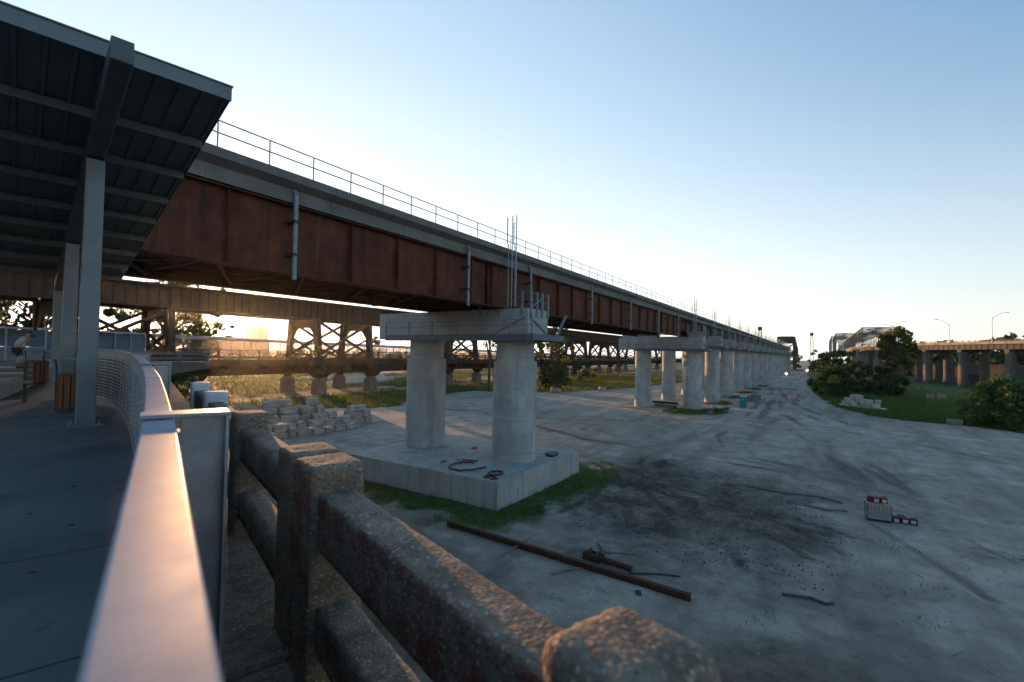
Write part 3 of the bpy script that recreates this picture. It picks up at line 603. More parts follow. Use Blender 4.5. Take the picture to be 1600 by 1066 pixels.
bin_(4.55, 20.4, deckz(20.8), 'farther wood slatted litter bin between the photographer and the canopy posts')
bz = deckz(15); bo = V((3.15, 14.9, bz))
t = thing('park_bench', tuple(bo), 'dark slatted bench standing on the walkway under the canopy', 'bench')
for (z, off, dz) in ((.42, .05, .05), (.42, .2, .05), (.42, .35, .05)): m = MB(); m.frame(bo - db * 2.1 + da * off + V((0, 0, z)), db * 2.2, da * .11, V((0, 0, .045))); m.build('seat_slat', timber, t)
for z in (.53, .66, .79): m = MB(); m.frame(bo - db * 2.1 + da * (.48 + (z - .5) * .3) + V((0, 0, z)), db * 2.2, da * .04, V((0, 0, .09))); m.build('back_slat', timber, t)
for k in (-.05, -1.9):
    m = MB(); q = bo + db * k
    m.frame(q + da * .02, db * .06, da * .5, V((0, 0, .06))); m.frame(q + da * .22, db * .06, da * .1, V((0, 0, .42))); m.beam(q + da * .46 + db * .03 + V((0, 0, .38)), q + da * .58 + db * .03 + V((0, 0, .9)), .06, .06); m.frame(q + da * .04, db * .06, da * .46, V((0, 0, .418)) * .0 + V((0, 0, .04))); m.build('leg', darkm, t)

def skinbody(name, joints, links, mat_, parent, sub=2):
    me = bpy.data.meshes.new(name); o0 = V(parent['_org']); me.from_pydata([V(j[0]) - o0 for j in joints], links, []); ob = bpy.data.objects.new(name, me); COL.objects.link(ob); ob.parent = parent; me.materials.append(mat_)
    md = ob.modifiers.new('skin', 'SKIN'); md.use_smooth_shade = True
    for i, j in enumerate(joints): me.skin_vertices[0].data[i].radius = (j[1], j[1] if len(j) < 3 else j[2])
    me.skin_vertices[0].data[0].use_root = True
    sb = ob.modifiers.new('sub', 'SUBSURF'); sb.levels = sub; sb.render_levels = sub
    return ob
PX, PY = 6.35, 31.2; pz_ = deckz(31); F_ = V((.85, -.53, 0)); Sd = V((-F_.y, F_.x, 0)) * -1     # facing right of picture; Sd = his right
def pp(f, s, z): return V((PX, PY, pz_)) + F_ * (f * (.74 if z > 1.05 else 1)) + Sd * s + V((0, 0, z * (1.035 if z > 1.05 else 1)))
t = thing('person', (PX, PY, pz_), 'person in pale top, dark shorts and cap bending forward with a camera at the eye', 'person')
J = [(pp(-.12, 0, .95), .13, .16), (pp(.0, 0, 1.13), .13, .16), (pp(.17, 0, 1.32), .12, .18), (pp(.26, 0, 1.4), .06), (pp(.36, 0, 1.47), .085), (pp(.4, 0, 1.55), .09),
     (pp(-.1, .1, .88), .1), (pp(.05, .13, .5), .07), (pp(-.08, .13, .12), .045), (pp(-.07, .13, .06), .045), (pp(.12, .14, .04), .035),
     (pp(-.1, -.1, .88), .1), (pp(-.02, -.12, .5), .07), (pp(-.15, -.12, .12), .045), (pp(-.14, -.12, .06), .045), (pp(.05, -.13, .04), .035),
     (pp(.17, .2, 1.33), .065), (pp(.26, .24, 1.1), .048), (pp(.46, .1, 1.36), .035), (pp(.5, .06, 1.41), .035),
     (pp(.17, -.2, 1.33), .065), (pp(.26, -.24, 1.1), .048), (pp(.46, -.1, 1.36), .035), (pp(.5, -.06, 1.41), .035)]
LK = [(0, 1), (1, 2), (2, 3), (3, 4), (4, 5), (0, 6), (6, 7), (7, 8), (8, 9), (9, 10), (0, 11), (11, 12), (12, 13), (13, 14), (14, 15), (2, 16), (16, 17), (17, 18), (18, 19), (2, 20), (20, 21), (21, 22), (22, 23)]
skinbody('body', J, LK, skin, t)
skinbody('shirt', [(pp(-.1, 0, .93), .15, .19), (pp(.0, 0, 1.13), .15, .19), (pp(.17, 0, 1.32), .14, .2), (pp(.22, 0, 1.37), .08), (pp(.17, .2, 1.33), .085), (pp(.23, .23, 1.17), .07), (pp(.17, -.2, 1.33), .085), (pp(.23, -.23, 1.17), .07)], [(0, 1), (1, 2), (2, 3), (2, 4), (4, 5), (2, 6), (6, 7)], fabw, t)
skinbody('shorts', [(pp(-.12, 0, .93), .155, .18), (pp(-.1, .1, .85), .125), (pp(.02, .13, .52), .105), (pp(-.1, -.1, .85), .125), (pp(-.03, -.12, .52), .105)], [(0, 1), (1, 2), (0, 3), (3, 4)], fabd, t)
skinbody('cap', [(pp(.38, 0, 1.6), .1), (pp(.42, 0, 1.63), .095), (pp(.54, 0, 1.585), .05, .02)], [(0, 1), (1, 2)], fabd, t)
for (sx) in (-.07, .07):
    m = MB(); q = pp(.06 if sx > 0 else -.01, .13 * (1 if sx > 0 else -1), .015); m.frame(q - F_ * .14 - Sd * .05, F_ * .3, Sd * .1, V((0, 0, .09))); m.build('shoe', fabd, t, .03, 3)
    # fingers closed on the camera body
    for k in range(4):
        q = pp(.5, .055 * (1 if sx > 0 else -1), 1.44 - .022 * k); m = MB(); m.path([q, q + F_ * .045, q + F_ * .06 - Sd * .03 * (1 if sx > 0 else -1)], [.009, .009, .007], 6); m.build('finger', skin, t)
    q = pp(.49, .05 * (1 if sx > 0 else -1), 1.39); m = MB(); m.path([q, q - Sd * .03 * (1 if sx > 0 else -1) + F_ * .02], [.011, .009], 6); m.build('thumb', skin, t)
m = MB(); q = pp(.49, 0, 1.45); m.frame(q - Sd * .07 - V((0, 0, .05)), Sd * .14, F_ * .06, V((0, 0, .1))); m.tube(q + F_ * .06, q + F_ * .16, .04, .036, 12)
tag(m.build('camera_body', black), 'black hand camera held to the eye of the bending person', 'camera')

# mesh screens behind the person
def screen(pts, label, z0, z1, zm, npan):
    t = thing('screen_wall', (pts[0][0], pts[0][1], z0), label, 'screen wall')
    a, c = V((*pts[0], 0)), V((*pts[1], 0)); d = (c - a); u = d.normalized(); n = V((u.y, -u.x, 0))
    for k in range(npan):
        q = a + d * (k / npan); L_ = d.length / npan
        m = MB(); m.frame(q + u * .05 + V((0, 0, zm + .05)), u * (L_ - .1), n * .03, V((0, 0, z1 - zm - .1))); m.build('mesh_panel', screenm, t)
        m = MB(); m.frame(q + u * .05 + V((0, 0, z0)), u * (L_ - .1), n * .04, V((0, 0, zm - z0 - .03)))
        for j in range(int(L_ / .3)): m.frame(q + u * (.12 + .3 * j) + n * .04 + V((0, 0, z0)), u * .08, n * .03, V((0, 0, zm - z0 - .05)))
        m.build('ribbed_panel', galvd, t)
    for k in range(npan + 1):
        q = a + d * (k / npan); m = MB(); m.frame(q - u * .05 - n * .02 + V((0, 0, z0)), u * .1, n * .12, V((0, 0, z1 - z0))); m.build('post', galv, t)
    m = MB(); m.frame(a + n * .01 + V((0, 0, zm - .03)), d, n * .09, V((0, 0, .07))); m.frame(a - n * .1 + V((0, 0, z1)), d * .96, n * .5, V((0, 0, .12))); m.build('top_rail', galv, t)
screen(((-6, 42.2), (9.4, 40.8)), 'blue grey screen wall with ribbed lower panels behind the photographer', 8.8, 11.0, 9.9, 9)
screen(((10.4, 46.8), (17.9, 49.9)), 'blue grey mesh screen wall right of the tall canopy post', 8.8, 11.15, 9.6, 6)
m = MB(); m.box(-8, 16, 40.7, 50, 7.6, 8.79); tag(m.build('concrete_platform', oldstone), 'concrete platform carrying the blue grey screen walls at the end of the walkway', 'platform')

# ------------------------------------------------------------------ new rail bridge
X0, X1 = -16., 432.
bt = thing('rail_bridge', (32, 20, 13.4), 'long new rail bridge with rust brown girders and concrete deck edge', 'bridge')
prof = [(20.0, 17.98), (20.0, 17.6), (20.42, 17.36), (20.36, 16.74), (21.0, 16.68), (28.0, 16.68), (28.64, 16.74), (28.58, 17.36), (29.0, 17.6), (29.0, 17.98)]
m = MB()
xs = [X0, 3.0, 14.9, 28.55, 42, 56, 70, 86.0]
for a, c in zip(xs, xs[1:]): m.extrude([(a + .012, yy, z) for yy, z in prof], (c - a - .024, 0, 0))
x = 86.0
while x < X1: m.extrude([(x + .012, yy, z) for yy, z in prof], (min(19.0, X1 - x) - .024, 0, 0)); x += 19.
m.build('deck', decking, bt)
def girder(y0, s, xa, xb, zb, zt, stiff, mt_, name):      # s: side the stiffeners are on
    m = MB(); m.box(xa, xb, y0 - .012, y0 + .012, zb + .05, zt - .04); m.box(xa, xb, y0 - .34, y0 + .34, zt - .04, zt); m.box(xa, xb, y0 - .4, y0 + .4, zb, zb + .05)
    for x in stiff: m.box(x - .012, x + .012, y0 - .27 if s < 0 else y0 + .012, y0 - .012 if s < 0 else y0 + .27, zb + .052, zt - .042)
    return m.build(name, mt_, bt)
st1 = [-12, -8, -4, 0, 3.4, 6.8, 10.1, 16.3, 19.5, 22.8, 26.4]; st2 = [28.9, 32.2, 36.0, 39.6, 42.6, 46, 49.5, 53, 56.5, 60, 63.5, 67, 70.5, 74, 77.5, 81, 84.5]
m = MB(); x = -2.
while x < 60:
    for z in (13.62, 13.74): m.box(x, x + .06, 20.685, 20.705, z, z + .06)
    x += .34
m.build('flange_bolts', corten, bt)['kind'] = 'stuff'
girder(20.72, -1, X0, 28.3, 13.48, 16.66, st1, corten, 'girder'); girder(20.72, -1, 28.62, 86.3, 13.48, 16.66, st2, corten, 'girder')
girder(28.3, 1, X0, 86.3, 13.48, 16.66, st1 + st2, cortendk, 'girder')
for xa, xb in ((17.2, 19.2), (40.0, 42.2), (57.5, 59.3)):       # bolted splice plates
    m = MB(); m.box(xa, xb - .2, 20.682, 20.706, 13.6, 16.55)
    for i in range(int((xb - xa - .3) / .12)):
        for j in range(30): m.box(xa + .06 + .12 * i, xa + .1 + .12 * i, 20.668, 20.684, 13.66 + .095 * j, 13.7 + .095 * j)
    m.build('splice_plate', corten, bt)
m = MB()
for x in range(-14, 86, 4): m.box(x - .1, x + .1, 21.1, 27.9, 13.75, 14.15); m.beam((x, 21.1, 13.62), (x + 4, 27.9, 13.62), .14, .1); m.beam((x, 27.9, 13.72), (x + 4, 21.1, 13.72), .14, .1)
for yy in (23, 26): m.box(X0, 86, yy - .2, yy + .2, 13.95, 14.1)
m.build('cross_bracing', cortendk, bt)
for x in (5.6, 20.9): m = MB(); m.box(x, x + .22, 24.0, 24.25, 12.9, 13.6); m.build('drain_stub', black, bt)
# shallower spans beyond the second pier
for yy, s_ in ((21.6, -1), (27.4, 1)):
    m = MB(); m.box(86.7, X1, yy - .15, yy + .15, 14.75, 16.62); m.box(86.7, X1, yy - .35, yy + .35, 14.68, 14.75)
    x = 88.
    while x < X1: m.box(x, x + .05, yy - .36, yy + .36, 14.76, 16.62); x += 4.75
    m.build('girder', cortendk, bt)
# drain pipes
for x in (12.9, 25.7, 34.0, 46.6, 58.7, 71.0, 82.7):
    m = MB(); m.tube((x, 20.2, 13.2), (x, 20.2, 17.1), .105, n=14); m.tube((x, 20.2, 17.08), (x, 20.34, 17.3), .105, n=14); q = m.build('drain_pipe', galvd, bt)
    for z in (14.35, 15.85): m = MB(); m.box(x - .17, x + .17, 20.04, 20.69, z - .05, z + .05); m.box(x - 1.0 if x > 30 else x - .2, x - .16, 20.6, 20.7, z - .05, z + .05); m.build('bracket', darkm, q)
# hand rail
hr = MB()
for z in (18.56, 19.05): hr.tube((X0, 20.06, z), (X1, 20.06, z), .028, n=8)
h = hr.build('handrail', galvd, bt)
x = -3.4; k = 0; far_posts = MB()
while x < X1:
    if k < 96: m = MB(); m.tube((x, 20.06, 17.975), (x, 20.06, 19.05), .03, n=6, cap=False); m.build('post', galvd, h)
    else: far_posts.tube((x, 20.06, 17.975), (x, 20.06, 19.05), .03, n=5, cap=False)
    x += 2.13; k += 1
q = far_posts.build('post', galvd, h); q['kind'] = 'stuff'
hr = MB()
for z in (18.56, 19.05): hr.tube((X0, 28.94, z), (X1, 28.94, z), .028, n=6)
x = -3.4
while x < X1: hr.tube((x, 28.94, 17.975), (x, 28.94, 19.05), .03, n=5, cap=False); x += 2.13
q = hr.build('far_handrail', galvd, bt)

# piers
def rough_col(m, x, y, z0, z1, r, n=40):
    m.tube((x, y, z0), (x, y, z1), r, n=n)
def hosed(m, pts, rad): m.path(pts, rad, 8)
ORD = ['nearest', 'second', 'third', 'fourth', 'fifth', 'sixth', 'seventh', 'eighth', 'ninth', 'tenth', 'eleventh', 'twelfth', 'thirteenth', 'fourteenth', 'fifteenth', 'sixteenth', 'seventeenth', 'eighteenth']
def platform(t, x, yn, yf, zc, face):
    """steel ledge round the near end of a cap, with posts and braces"""
    y0, y1 = yn - 1.0, yf
    m = MB(); xf = x - 1.5
    for (a, c) in (((xf - .95, y0), (xf - .95, y1)), ((x + 1.5 + .95, y0), (x + 1.5 + .95, yn + 6))):
        m.box(a[0] - .02, a[0] + .02, a[1], c[1], zc, zc + .42); m.box(a[0] - .02, a[0] + .16, a[1], c[1], zc + .42, zc + .46); m.box(a[0] - .02, a[0] + .16, a[1], c[1], zc - .04, zc)
    m.box(xf - .95, x + 2.45, y0 - .02, y0 + .02, zc, zc + .42); m.box(xf - .95, x + 2.45, y0 - .02, y0 + .16, zc + .422, zc + .462)
    for k in range(9): m.box(xf - .99, xf - .97, y0 + .8 + 1.5 * k, y0 + .86 + 1.5 * k, zc, zc + .42)
    m.build('ledge_channel', platst, t)
    m = MB(); m.box(xf - .9, xf - .02, y0 + .18, y1, zc + .37, zc + .41); m.box(xf - .02, x + 2.4, y0 + .18, yn - .02, zc + .37, zc + .41); m.box(x + 1.52, x + 2.4, yn, yn + 6, zc + .37, zc + .41); m.build('ledge_plank', timber, t)
    for k, yy in enumerate((y0 + .05, yn + .9, yn + 3.4, yn + 6., yn + 8.6, yn + 11.2, yf - .1)):
        if yy > yf: continue
        m = MB(); m.box(xf - 1.0, xf - .9, yy, yy + .1, zc + .464, zc + (1.9 if k < 2 or not face else 1.55)); m.build('guard_post', galvd, t)
    m = MB()
    for z in (zc + 1.1, zc + 1.5): m.tube((xf - .96, y0, z), (xf - .96, y1, z), .012, n=5)
    m.build('guard_cable', darkm, t)
    m = MB()
    m.beam((xf - .08, yn + 2.9, zc + .6), (xf - .08, yn + .2, zc + 1.75), .1, .1); m.beam((x - 1.2, yn - .08, zc + 1.75), (x + 1.3, yn - .08, zc + .6), .1, .1)
    m.build('brace', galvd, t)
def upstand_rail(t, x, yn, zt):
    """braced guard posts on the cap end"""
    m = MB()
    for (px_, py_) in ((x - 1.55, yn + 4.4), (x - 1.55, yn + 2.6), (x - 1.55, yn + .5), (x - 1.2, yn - .05), (x - .3, yn - .05), (x + .5, yn - .05), (x + 1.4, yn - .05)):
        m.box(px_ - .08, px_ + .08, py_ - .08, py_ + .08, zt - .6, zt + 1.3)
    m.beam((x - 1.55, yn + 4.4, zt + 1.15), (x - 1.55, yn + 2.7, zt + .1), .07, .07); m.beam((x - 1.55, yn + 2.2, zt + .1), (x - 1.55, yn + .6, zt + .9), .07, .07)
    m.beam((x - 1.1, yn - .05, zt + .1), (x + .5, yn - .05, zt + .9), .07, .07)
    for z in (.6, 1.15): m.tube((x - 1.55, yn + 4.4, zt + z), (x - 1.55, yn, zt + z), .015, n=5); m.tube((x - 1.5, yn - .05, zt + z), (x + 1.4, yn - .05, zt + z), .015, n=5)
    m.build('guard_rail', galvd, t)
def ladder(t, x, y, z0, z1, big):
    m = MB()
    for dy in (0, .36): m.tube((x, y + dy, z0), (x, y + dy, z1), .04 if big else .06, n=6)
    k = z0 + .3
    while k < z1: m.tube((x, y, k), (x, y + .36, k), .012 if big else .04, n=5); k += .3 if big else .9
    m.build('ladder', galv, t)
    m = MB(); m.path([(x - .1, y + .62, z0), (x - .1, y + .62, z1 - 2.3), (x - .1, y + .74, z1 - 2.0), (x - .1, y + .74, z1 - .1)], .045, 6)
    m.path([(x + .1, y + .18, z0), (x + .1, y + .18, z1 - 2.3), (x + .1, y + .3, z1 - 2.1), (x + .1, y + .3, z1 - .5)], .035, 6); m.build('conduit', galvd, t)
# first pier on its footing
x, ya, yb = 32., 20.3, 29.7
t = thing('bridge_pier', (x, 25, 0), 'nearest pair of round concrete columns standing on a square footing', 'bridge pier', 'concrete piers of the new rail bridge')
m = MB(); m.box(25.4, 37.6, 17.3, 32.2, -.6, 1.8); m.build('footing', padconc, t, .03, 2)
for yy in (ya, yb):
    m = MB(); rough_col(m, x, yy, 1.79, 4.85, 1.72, 56); rough_col(m, x, yy, 4.85, 4.9, 1.69, 56); rough_col(m, x, yy, 4.9, 9.4, 1.71, 56); rough_col(m, x, yy, 9.4, 11.15, 1.48, 56); m.build('column', conc, t)
m = MB(); m.box(30.45, 33.55, 18.3, 34.2, 11.12, 13.42); m.build('cap', capconc, t, .03, 2)
m = MB(); m.box(30.6, 33.4, 20.0, 23.6, 13.424, 13.45); m.build('bearing_plinth', capconc, t)
m = MB(); m.box(30.9, 33.1, 25.6, 28.9, 13.424, 13.45); m.build('bearing_plinth', capconc, t)
for yy in (20.72, 28.3):
    for xx in (31.2, 32.6): m = MB(); m.box(xx - .3, xx + .3, yy - .3, yy + .3, 13.3, 13.478); m.build('bearing', black, t)
platform(t, x, 18.3, 32.4, 11.0, True); upstand_rail(t, x, 18.3, 13.42); ladder(t, 30.2, 19.25, 13.5, 20.4, True)
m = MB(); m.beam((33.9, 17.6, 11.5), (35.5, 17.6, 13.2), .12, .05); m.beam((34.2, 17.9, 11.5), (35.8, 17.9, 13.2), .12, .05)
for k in range(5): m.tube((34 + .32 * k, 17.6, 11.7 + .34 * k), (34.3 + .32 * k, 17.9, 11.7 + .34 * k), .03, n=5)
m.build('stair', galvd, t)
# second pier
x = 94.
t = thing('bridge_pier', (x, 25, 0), 'second pair of round concrete columns, where the deep girder ends', 'bridge pier', 'concrete piers of the new rail bridge')
for yy in (20.3, 29.7):
    m = MB(); rough_col(m, x, yy, -.6, 2.3, 1.66, 36); rough_col(m, x, yy, 2.3, 11.2, 1.56, 36); m.build('column', conc, t)
m = MB(); m.box(x - 1.6, x + 1.6, 18.3, 34.2, 11.15, 13.42); m.build('cap', capconc, t, .03, 2)
m = MB(); m.box(x - .4, x + 1.55, 18.4, 21.0, 13.424, 14.6); m.build('bearing_plinth', capconc, t, .02)
m = MB(); m.box(x - .4, x + 1.55, 26.9, 33.9, 13.424, 14.5); m.build('bearing_plinth', capconc, t, .02)
platform(t, x, 18.3, 30.5, 11.0, True); upstand_rail(t, x, 18.3, 14.5); ladder(t, x - 2.2, 19.25, 14.5, 20.6, False)
# the row of like piers behind, copied from the third
x = 113.
t3 = thing('bridge_pier', (x, 25, 0), 'third pair of round concrete columns, first under the shallow girders', 'bridge pier', 'concrete piers of the new rail bridge')
for yy in (20.3, 29.7):
    m = MB(); rough_col(m, x, yy, -.6, 2.6, 1.62, 28); rough_col(m, x, yy, 2.6, 12.0, 1.5, 28); m.build('column', conc, t3)
m = MB(); m.box(x - 1.5, x + 1.5, 18.3, 33.9, 12.0, 14.5); m.build('cap', capconc, t3, .03, 2)
platform(t3, x, 18.3, 31, 11.9, False); upstand_rail(t3, x, 18.3, 14.5); ladder(t3, x - 1.9, 19.25, 14.5, 20.3, False)
for k in range(16):
    if k: dup(t3, (113 + 19 * k, 25, 0), '%s pair of round concrete columns counted from the nearest pier' % ORD[k + 2])

# things lying on the footing
def coil(x, y, z, r, label, turn=.95, dr=.12, name='hose'):
    pts = []
    for k in range(30):
        a = k / 29 * 2 * math.pi * turn; q = r * (1 + dr * k / 29); pts.append((x + q * math.cos(a), y + q * .8 * math.sin(a), z + .06 + .05 * abs(math.sin(k * .9))))
    m = MB(); m.path(pts, .06, 8); tag(m.build(name, black), label, 'hose')
coil(27.6, 21.6, 1.8, .95, 'loose loop of dark hose on the footing below the left column', .8, .9)
coil(27.0, 18.6, 1.8, .55, 'round coil of dark hose on the footing near its front corner', 1.2, .1)
m = MB(); m.tube((29.0, 23.1, 1.86), (29.3, 21.8, 1.86), .05, n=8); tag(m.build('steel_pipe', rustbar), 'short rusty pipe lying on the footing between the two columns', 'pipe')
for k, (xx, yy, a) in enumerate(((27.7, 23.8, .3), (28.6, 22.9, 1.1))):
    m = MB(); d = V((math.cos(a), math.sin(a), 0)); q = V((xx, yy, 1.85)); m.beam(q - d * .45, q + d * .45, .12, .07); m.beam(q - d * .3 + V((.15, .2, 0)), q + d * .35 + V((.1, .25, 0)), .08, .06)
    tag(m.build('timber_offcut', timber), ['brown timber offcut on the footing by the loose hose', 'brown timber offcut on the footing toward the middle of the front edge'][k], 'timber')
m = MB()
for k in range(9):
    a = k * 1.3; q = V((26.0 + .3 * math.sin(k * 2.1), 18.25 + .45 * math.cos(k * 1.7), 1.84 + .02 * (k % 3))); d = V((math.cos(a), math.sin(a), 0)); m.beam(q - d * .22, q + d * .22, .07, .07)
tag(m.build('clamp_pile', rustbar), 'small heap of rusty clamps at the front corner of the footing', 'clamps')
t = thing('board_stack', (34.7, 18.4, 1.8), 'small stack of boards on the footing right of the front column', 'boards')
for k in range(3): m = MB(); m.frame((34.2 + .05 * k, 18.0 + .04 * k, 1.802 + .085 * k), (1.1, .1, 0), (-.05, .7, 0), (0, 0, .07)); m.build('board', timber if k else black, t)
def rag(x, y, z, label, mat_=redo, sc=.4):
    m = MB(); pts = [(x + sc * math.cos(a) * (.7 + .4 * math.sin(3 * a)), y + sc * math.sin(a) * (.7 + .3 * math.cos(2 * a)), z + .02) for a in [2 * math.pi * k / 9 for k in range(9)]]
    top = [(x + (p_[0] - x) * .55, y + (p_[1] - y) * .55, z + .16 + .08 * math.sin(i * 2.2)) for i, p_ in enumerate(pts)]
    m.add(pts + top, [(i, (i + 1) % 9, 9 + (i + 1) % 9, 9 + i) for i in range(9)] + [tuple(range(9, 18))], True); tag(m.build('plastic_rag', mat_), label, 'rag')
rag(33.2, 25.0, 1.8, 'crumpled orange red plastic on the footing between the columns', sc=.45)
rag(55.6, 29.6, gz(55.6, 29.6), 'crumpled orange red plastic on the gravel behind the front column', sc=.6)

# ------------------------------------------------------------------ old steel viaduct
YN, YF = 98.5, 108.3
vt = thing('steel_viaduct', (69, 103, 17), 'old rusty plate girder rail viaduct running behind the new bridge', 'viaduct')
for yy, s_ in ((YN, -1), (YF, 1)):
    for i, (a, c) in enumerate([(-70 + k, -70 + k + 15 if j else 0) for k, j in ()] or [(24 + 45 * q + (0 if j == 0 else 15), 24 + 45 * q + (15 if j == 0 else 45)) for q in range(-2, 8) for j in (0, 1)]):
        m = MB(); m.box(a + .05, c - .05, yy - .03, yy + .03, 17.35, 20.8); m.box(a + .05, c - .05, yy - .4, yy + .4, 20.8, 20.95); m.box(a + .05, c - .05, yy - .4, yy + .4, 17.2, 17.35)
        n_ = int((c - a) / 1.55)
        if s_ < 0 or a < 150:
            for k in range(n_ + 1): x = a + .1 + (c - a - .2) * k / n_; m.box(x - .04, x + .04, yy - .34 if s_ < 0 else yy + .03, yy - .03 if s_ < 0 else yy + .34, 17.36, 20.79)
        m.build('girder', rust, vt)
m = MB(); m.box(-66, 429, YN - 1.2, YF + 1.2, 20.96, 21.3); m.build('track_deck', rust, vt)
m = MB(); x = -60; m.tube((-66, YN - 1.1, 21.9), (429, YN - 1.1, 21.9), .05, n=5)
while x < 429: m.tube((x, YN - 1.1, 21.3), (x, YN - 1.1, 22.1 if int(x) % 3 else 22.9), .04, n=4); x += 3.7
m.build('walkway_rail', darkm, vt)
def leg(m, p, q, w):
    m.beam(p, q, w, w * .8, up=(1, 0, 0))
def tower(x0):
    t = thing('viaduct_tower', (x0 + 7.5, 103.4, 0), 'x', 'viaduct tower', 'braced steel towers of the old viaduct')
    W = 1.4
    for xx, dx in ((x0, -1.2), (x0 + 15, 1.2)):
        for yy, dy in ((YN, -1.3), (YF, 1.3)):
            top = V((xx, yy, 17.2)); bot = V((xx, yy + dy, 3.6)); m = MB(); leg(m, bot, top, W); m.build('leg', rust, t)
            m = MB(); c = bot; w0, w1 = 1.3, 1.12
            q = [(c.x - w0, c.y - w0), (c.x + w0, c.y - w0), (c.x + w0, c.y + w0), (c.x - w0, c.y + w0)]; q2 = [(c.x - w1, c.y - w1), (c.x + w1, c.y - w1), (c.x + w1, c.y + w1), (c.x - w1, c.y + w1)]; q3 = [(c.x - .7, c.y - .7), (c.x + .7, c.y - .7), (c.x + .7, c.y + .7), (c.x - .7, c.y + .7)]
            m.add([(*v, -.6) for v in q] + [(*v, 3.0) for v in q2] + [(*v, 3.62) for v in q3], [(0, 1, 5, 4), (1, 2, 6, 5), (2, 3, 7, 6), (3, 0, 4, 7), (4, 5, 9, 8), (5, 6, 10, 9), (6, 7, 11, 10), (7, 4, 8, 11), (8, 9, 10, 11)]); m.build('pedestal', oldstone, t, .06, 2)
        # transverse bent : arched gusset plate and lacing
        m = MB(); arc = [(xx - .1, YN, 17.15), (xx - .1, YF, 17.15), (xx - .1, YF + .5, 12.6), (xx - .1, YF - 1.2, 13.6)] + [(xx - .1, YF - 1.2 - .9 * k, 13.6 + 1.7 * math.sin(min(1, k / 2.) * math.pi / 2)) for k in range(1, 3)] + [(xx - .1, YN + 3.0, 15.3), (xx - .1, YN + 2.1, 14.8), (xx - .1, YN + 1.2, 13.6), (xx - .1, YN - .5, 12.6)]
        m.extrude(arc, (.2, 0, 0)); m.build('arched_gusset', rust, t)
        m = MB()
        for (z0, z1) in ((13.2, 9.0), (9.0, 4.6)):
            m.beam((xx, YN - .3, z0), (xx, YF + .7, z1), .5, .3); m.beam((xx, YF + .3, z0), (xx, YN - .7, z1), .5, .3)
        m.beam((xx, YN - .8, 9.0), (xx, YF + .8, 9.0), .3, .3); m.build('lacing', rust, t)
    for yy, o_ in ((YN, -1), (YF, 1)):
        m = MB()
        m.beam((x0 + .6, yy + o_ * .15, 16.6), (x0 + 14.4, yy + o_ * .8, 9.2), .6, .5); m.beam((x0 + 14.4, yy + o_ * .15, 16.6), (x0 + .6, yy + o_ * .8, 9.2), .6, .5)
        m.beam((x0 + .6, yy + o_ * .6, 10.5), (x0 + 14.4, yy + o_ * 1.2, 4.6), .5, .4); m.beam((x0 + 14.4, yy + o_ * .6, 10.5), (x0 + .6, yy + o_ * 1.2, 4.6), .5, .4)
        m.build('long_brace', rust, t)
    return t
T0 = tower(69)
T0['label'] = 'rusty braced tower of the old viaduct in the gap left of the front columns'
for k, lb in ((-1, 'rusty braced tower of the old viaduct just left of the sun'), (-2, 'rusty viaduct tower hidden mostly by the canopy at far left'), (1, 'rusty viaduct tower glimpsed between the two front columns'), (2, 'rusty viaduct tower right of the leafy tree'), (3, 'rusty viaduct tower left of the second pier'), (4, 'rusty viaduct tower seen between second pier columns'), (5, 'rusty viaduct tower deep behind the second pier'), (6, 'farthest rusty viaduct tower behind the row of piers')):
    dup(T0, (76.5 + 45 * k, 103.4, 0), lb)
# old wagon road hung on its near side: lattice rail, plate girder, trussed brackets
wt = thing('lattice_roadway', (69, 96, 6), 'old rusty wagon roadway with lattice railing hung along the viaduct', 'roadway')
m = MB(); m.box(22, 429, 92.6, 97.0, 7.55, 7.9); m.build('deck', rust, wt)
m = MB(); m.box(22, 429, 92.4, 92.55, 6.9, 8.05); m.box(22, 429, 92.2, 92.6, 6.85, 6.9)
x = 22
while x < 429: m.box(x, x + .15, 92.25, 92.4, 6.9, 8.05); x += 3.75
m.build('fascia_girder', rust, wt)
m = MB(); m.box(22, 429, 92.35, 92.5, 9.72, 9.88); m.box(22, 429, 92.4, 92.48, 8.3, 8.38); m.box(22, 429, 92.4, 92.48, 9.28, 9.36)
x = 22; 
while x < 260: 
    m.beam((x, 92.4, 8.35), (x + .75, 92.4, 9.3), .04, .17, up=(0, 1, 0)); m.beam((x + .75, 92.46, 8.35), (x, 92.46, 9.3), .04, .17, up=(0, 1, 0)); x += .75
x = 22
while x < 429: m.box(x, x + .22, 92.3, 92.52, 8.05, 9.95); x += 3.75
m.build('lattice_railing', rust, wt)
m = MB(); x = 22; m.box(22, 429, 92.4, 92.7, 5.05, 5.35)
while x < 300:
    m.beam((x, 92.55, 6.85), (x + 1.5, 92.55, 5.3), .14, .2, up=(0, 1, 0)); m.beam((x + 1.5, 92.55, 5.3), (x + 3, 92.55, 6.85), .12, .16, up=(0, 1, 0)); x += 3
m.box(22, 429, 95.5, 96.2, 5.0, 7.5); x = 24
while x < 429: m.box(x, x + .3, 92.6, 97.3, 6.2, 7.5); x += 7.5
m.build('lower_truss', rust, wt)
for q in range(0, 8):
    for xx in (24 + 45 * q, 39 + 45 * q):
        m = MB(); m.extrude([(xx - .5, 92.5, 6.9), (xx - .5, 97.3, 6.9), (xx - .5, 97.3, 4.0), (xx - .5, 95.4, 4.2)], (1.0, 0, 0)); m.extrude([(xx - 3.6, 96.6, 5.5), (xx + 3.6, 96.6, 5.5), (xx + 1.6, 96.6, 3.7), (xx - 1.6, 96.6, 3.7)], (0, .4, 0)); m.build('bracket', rust, wt)

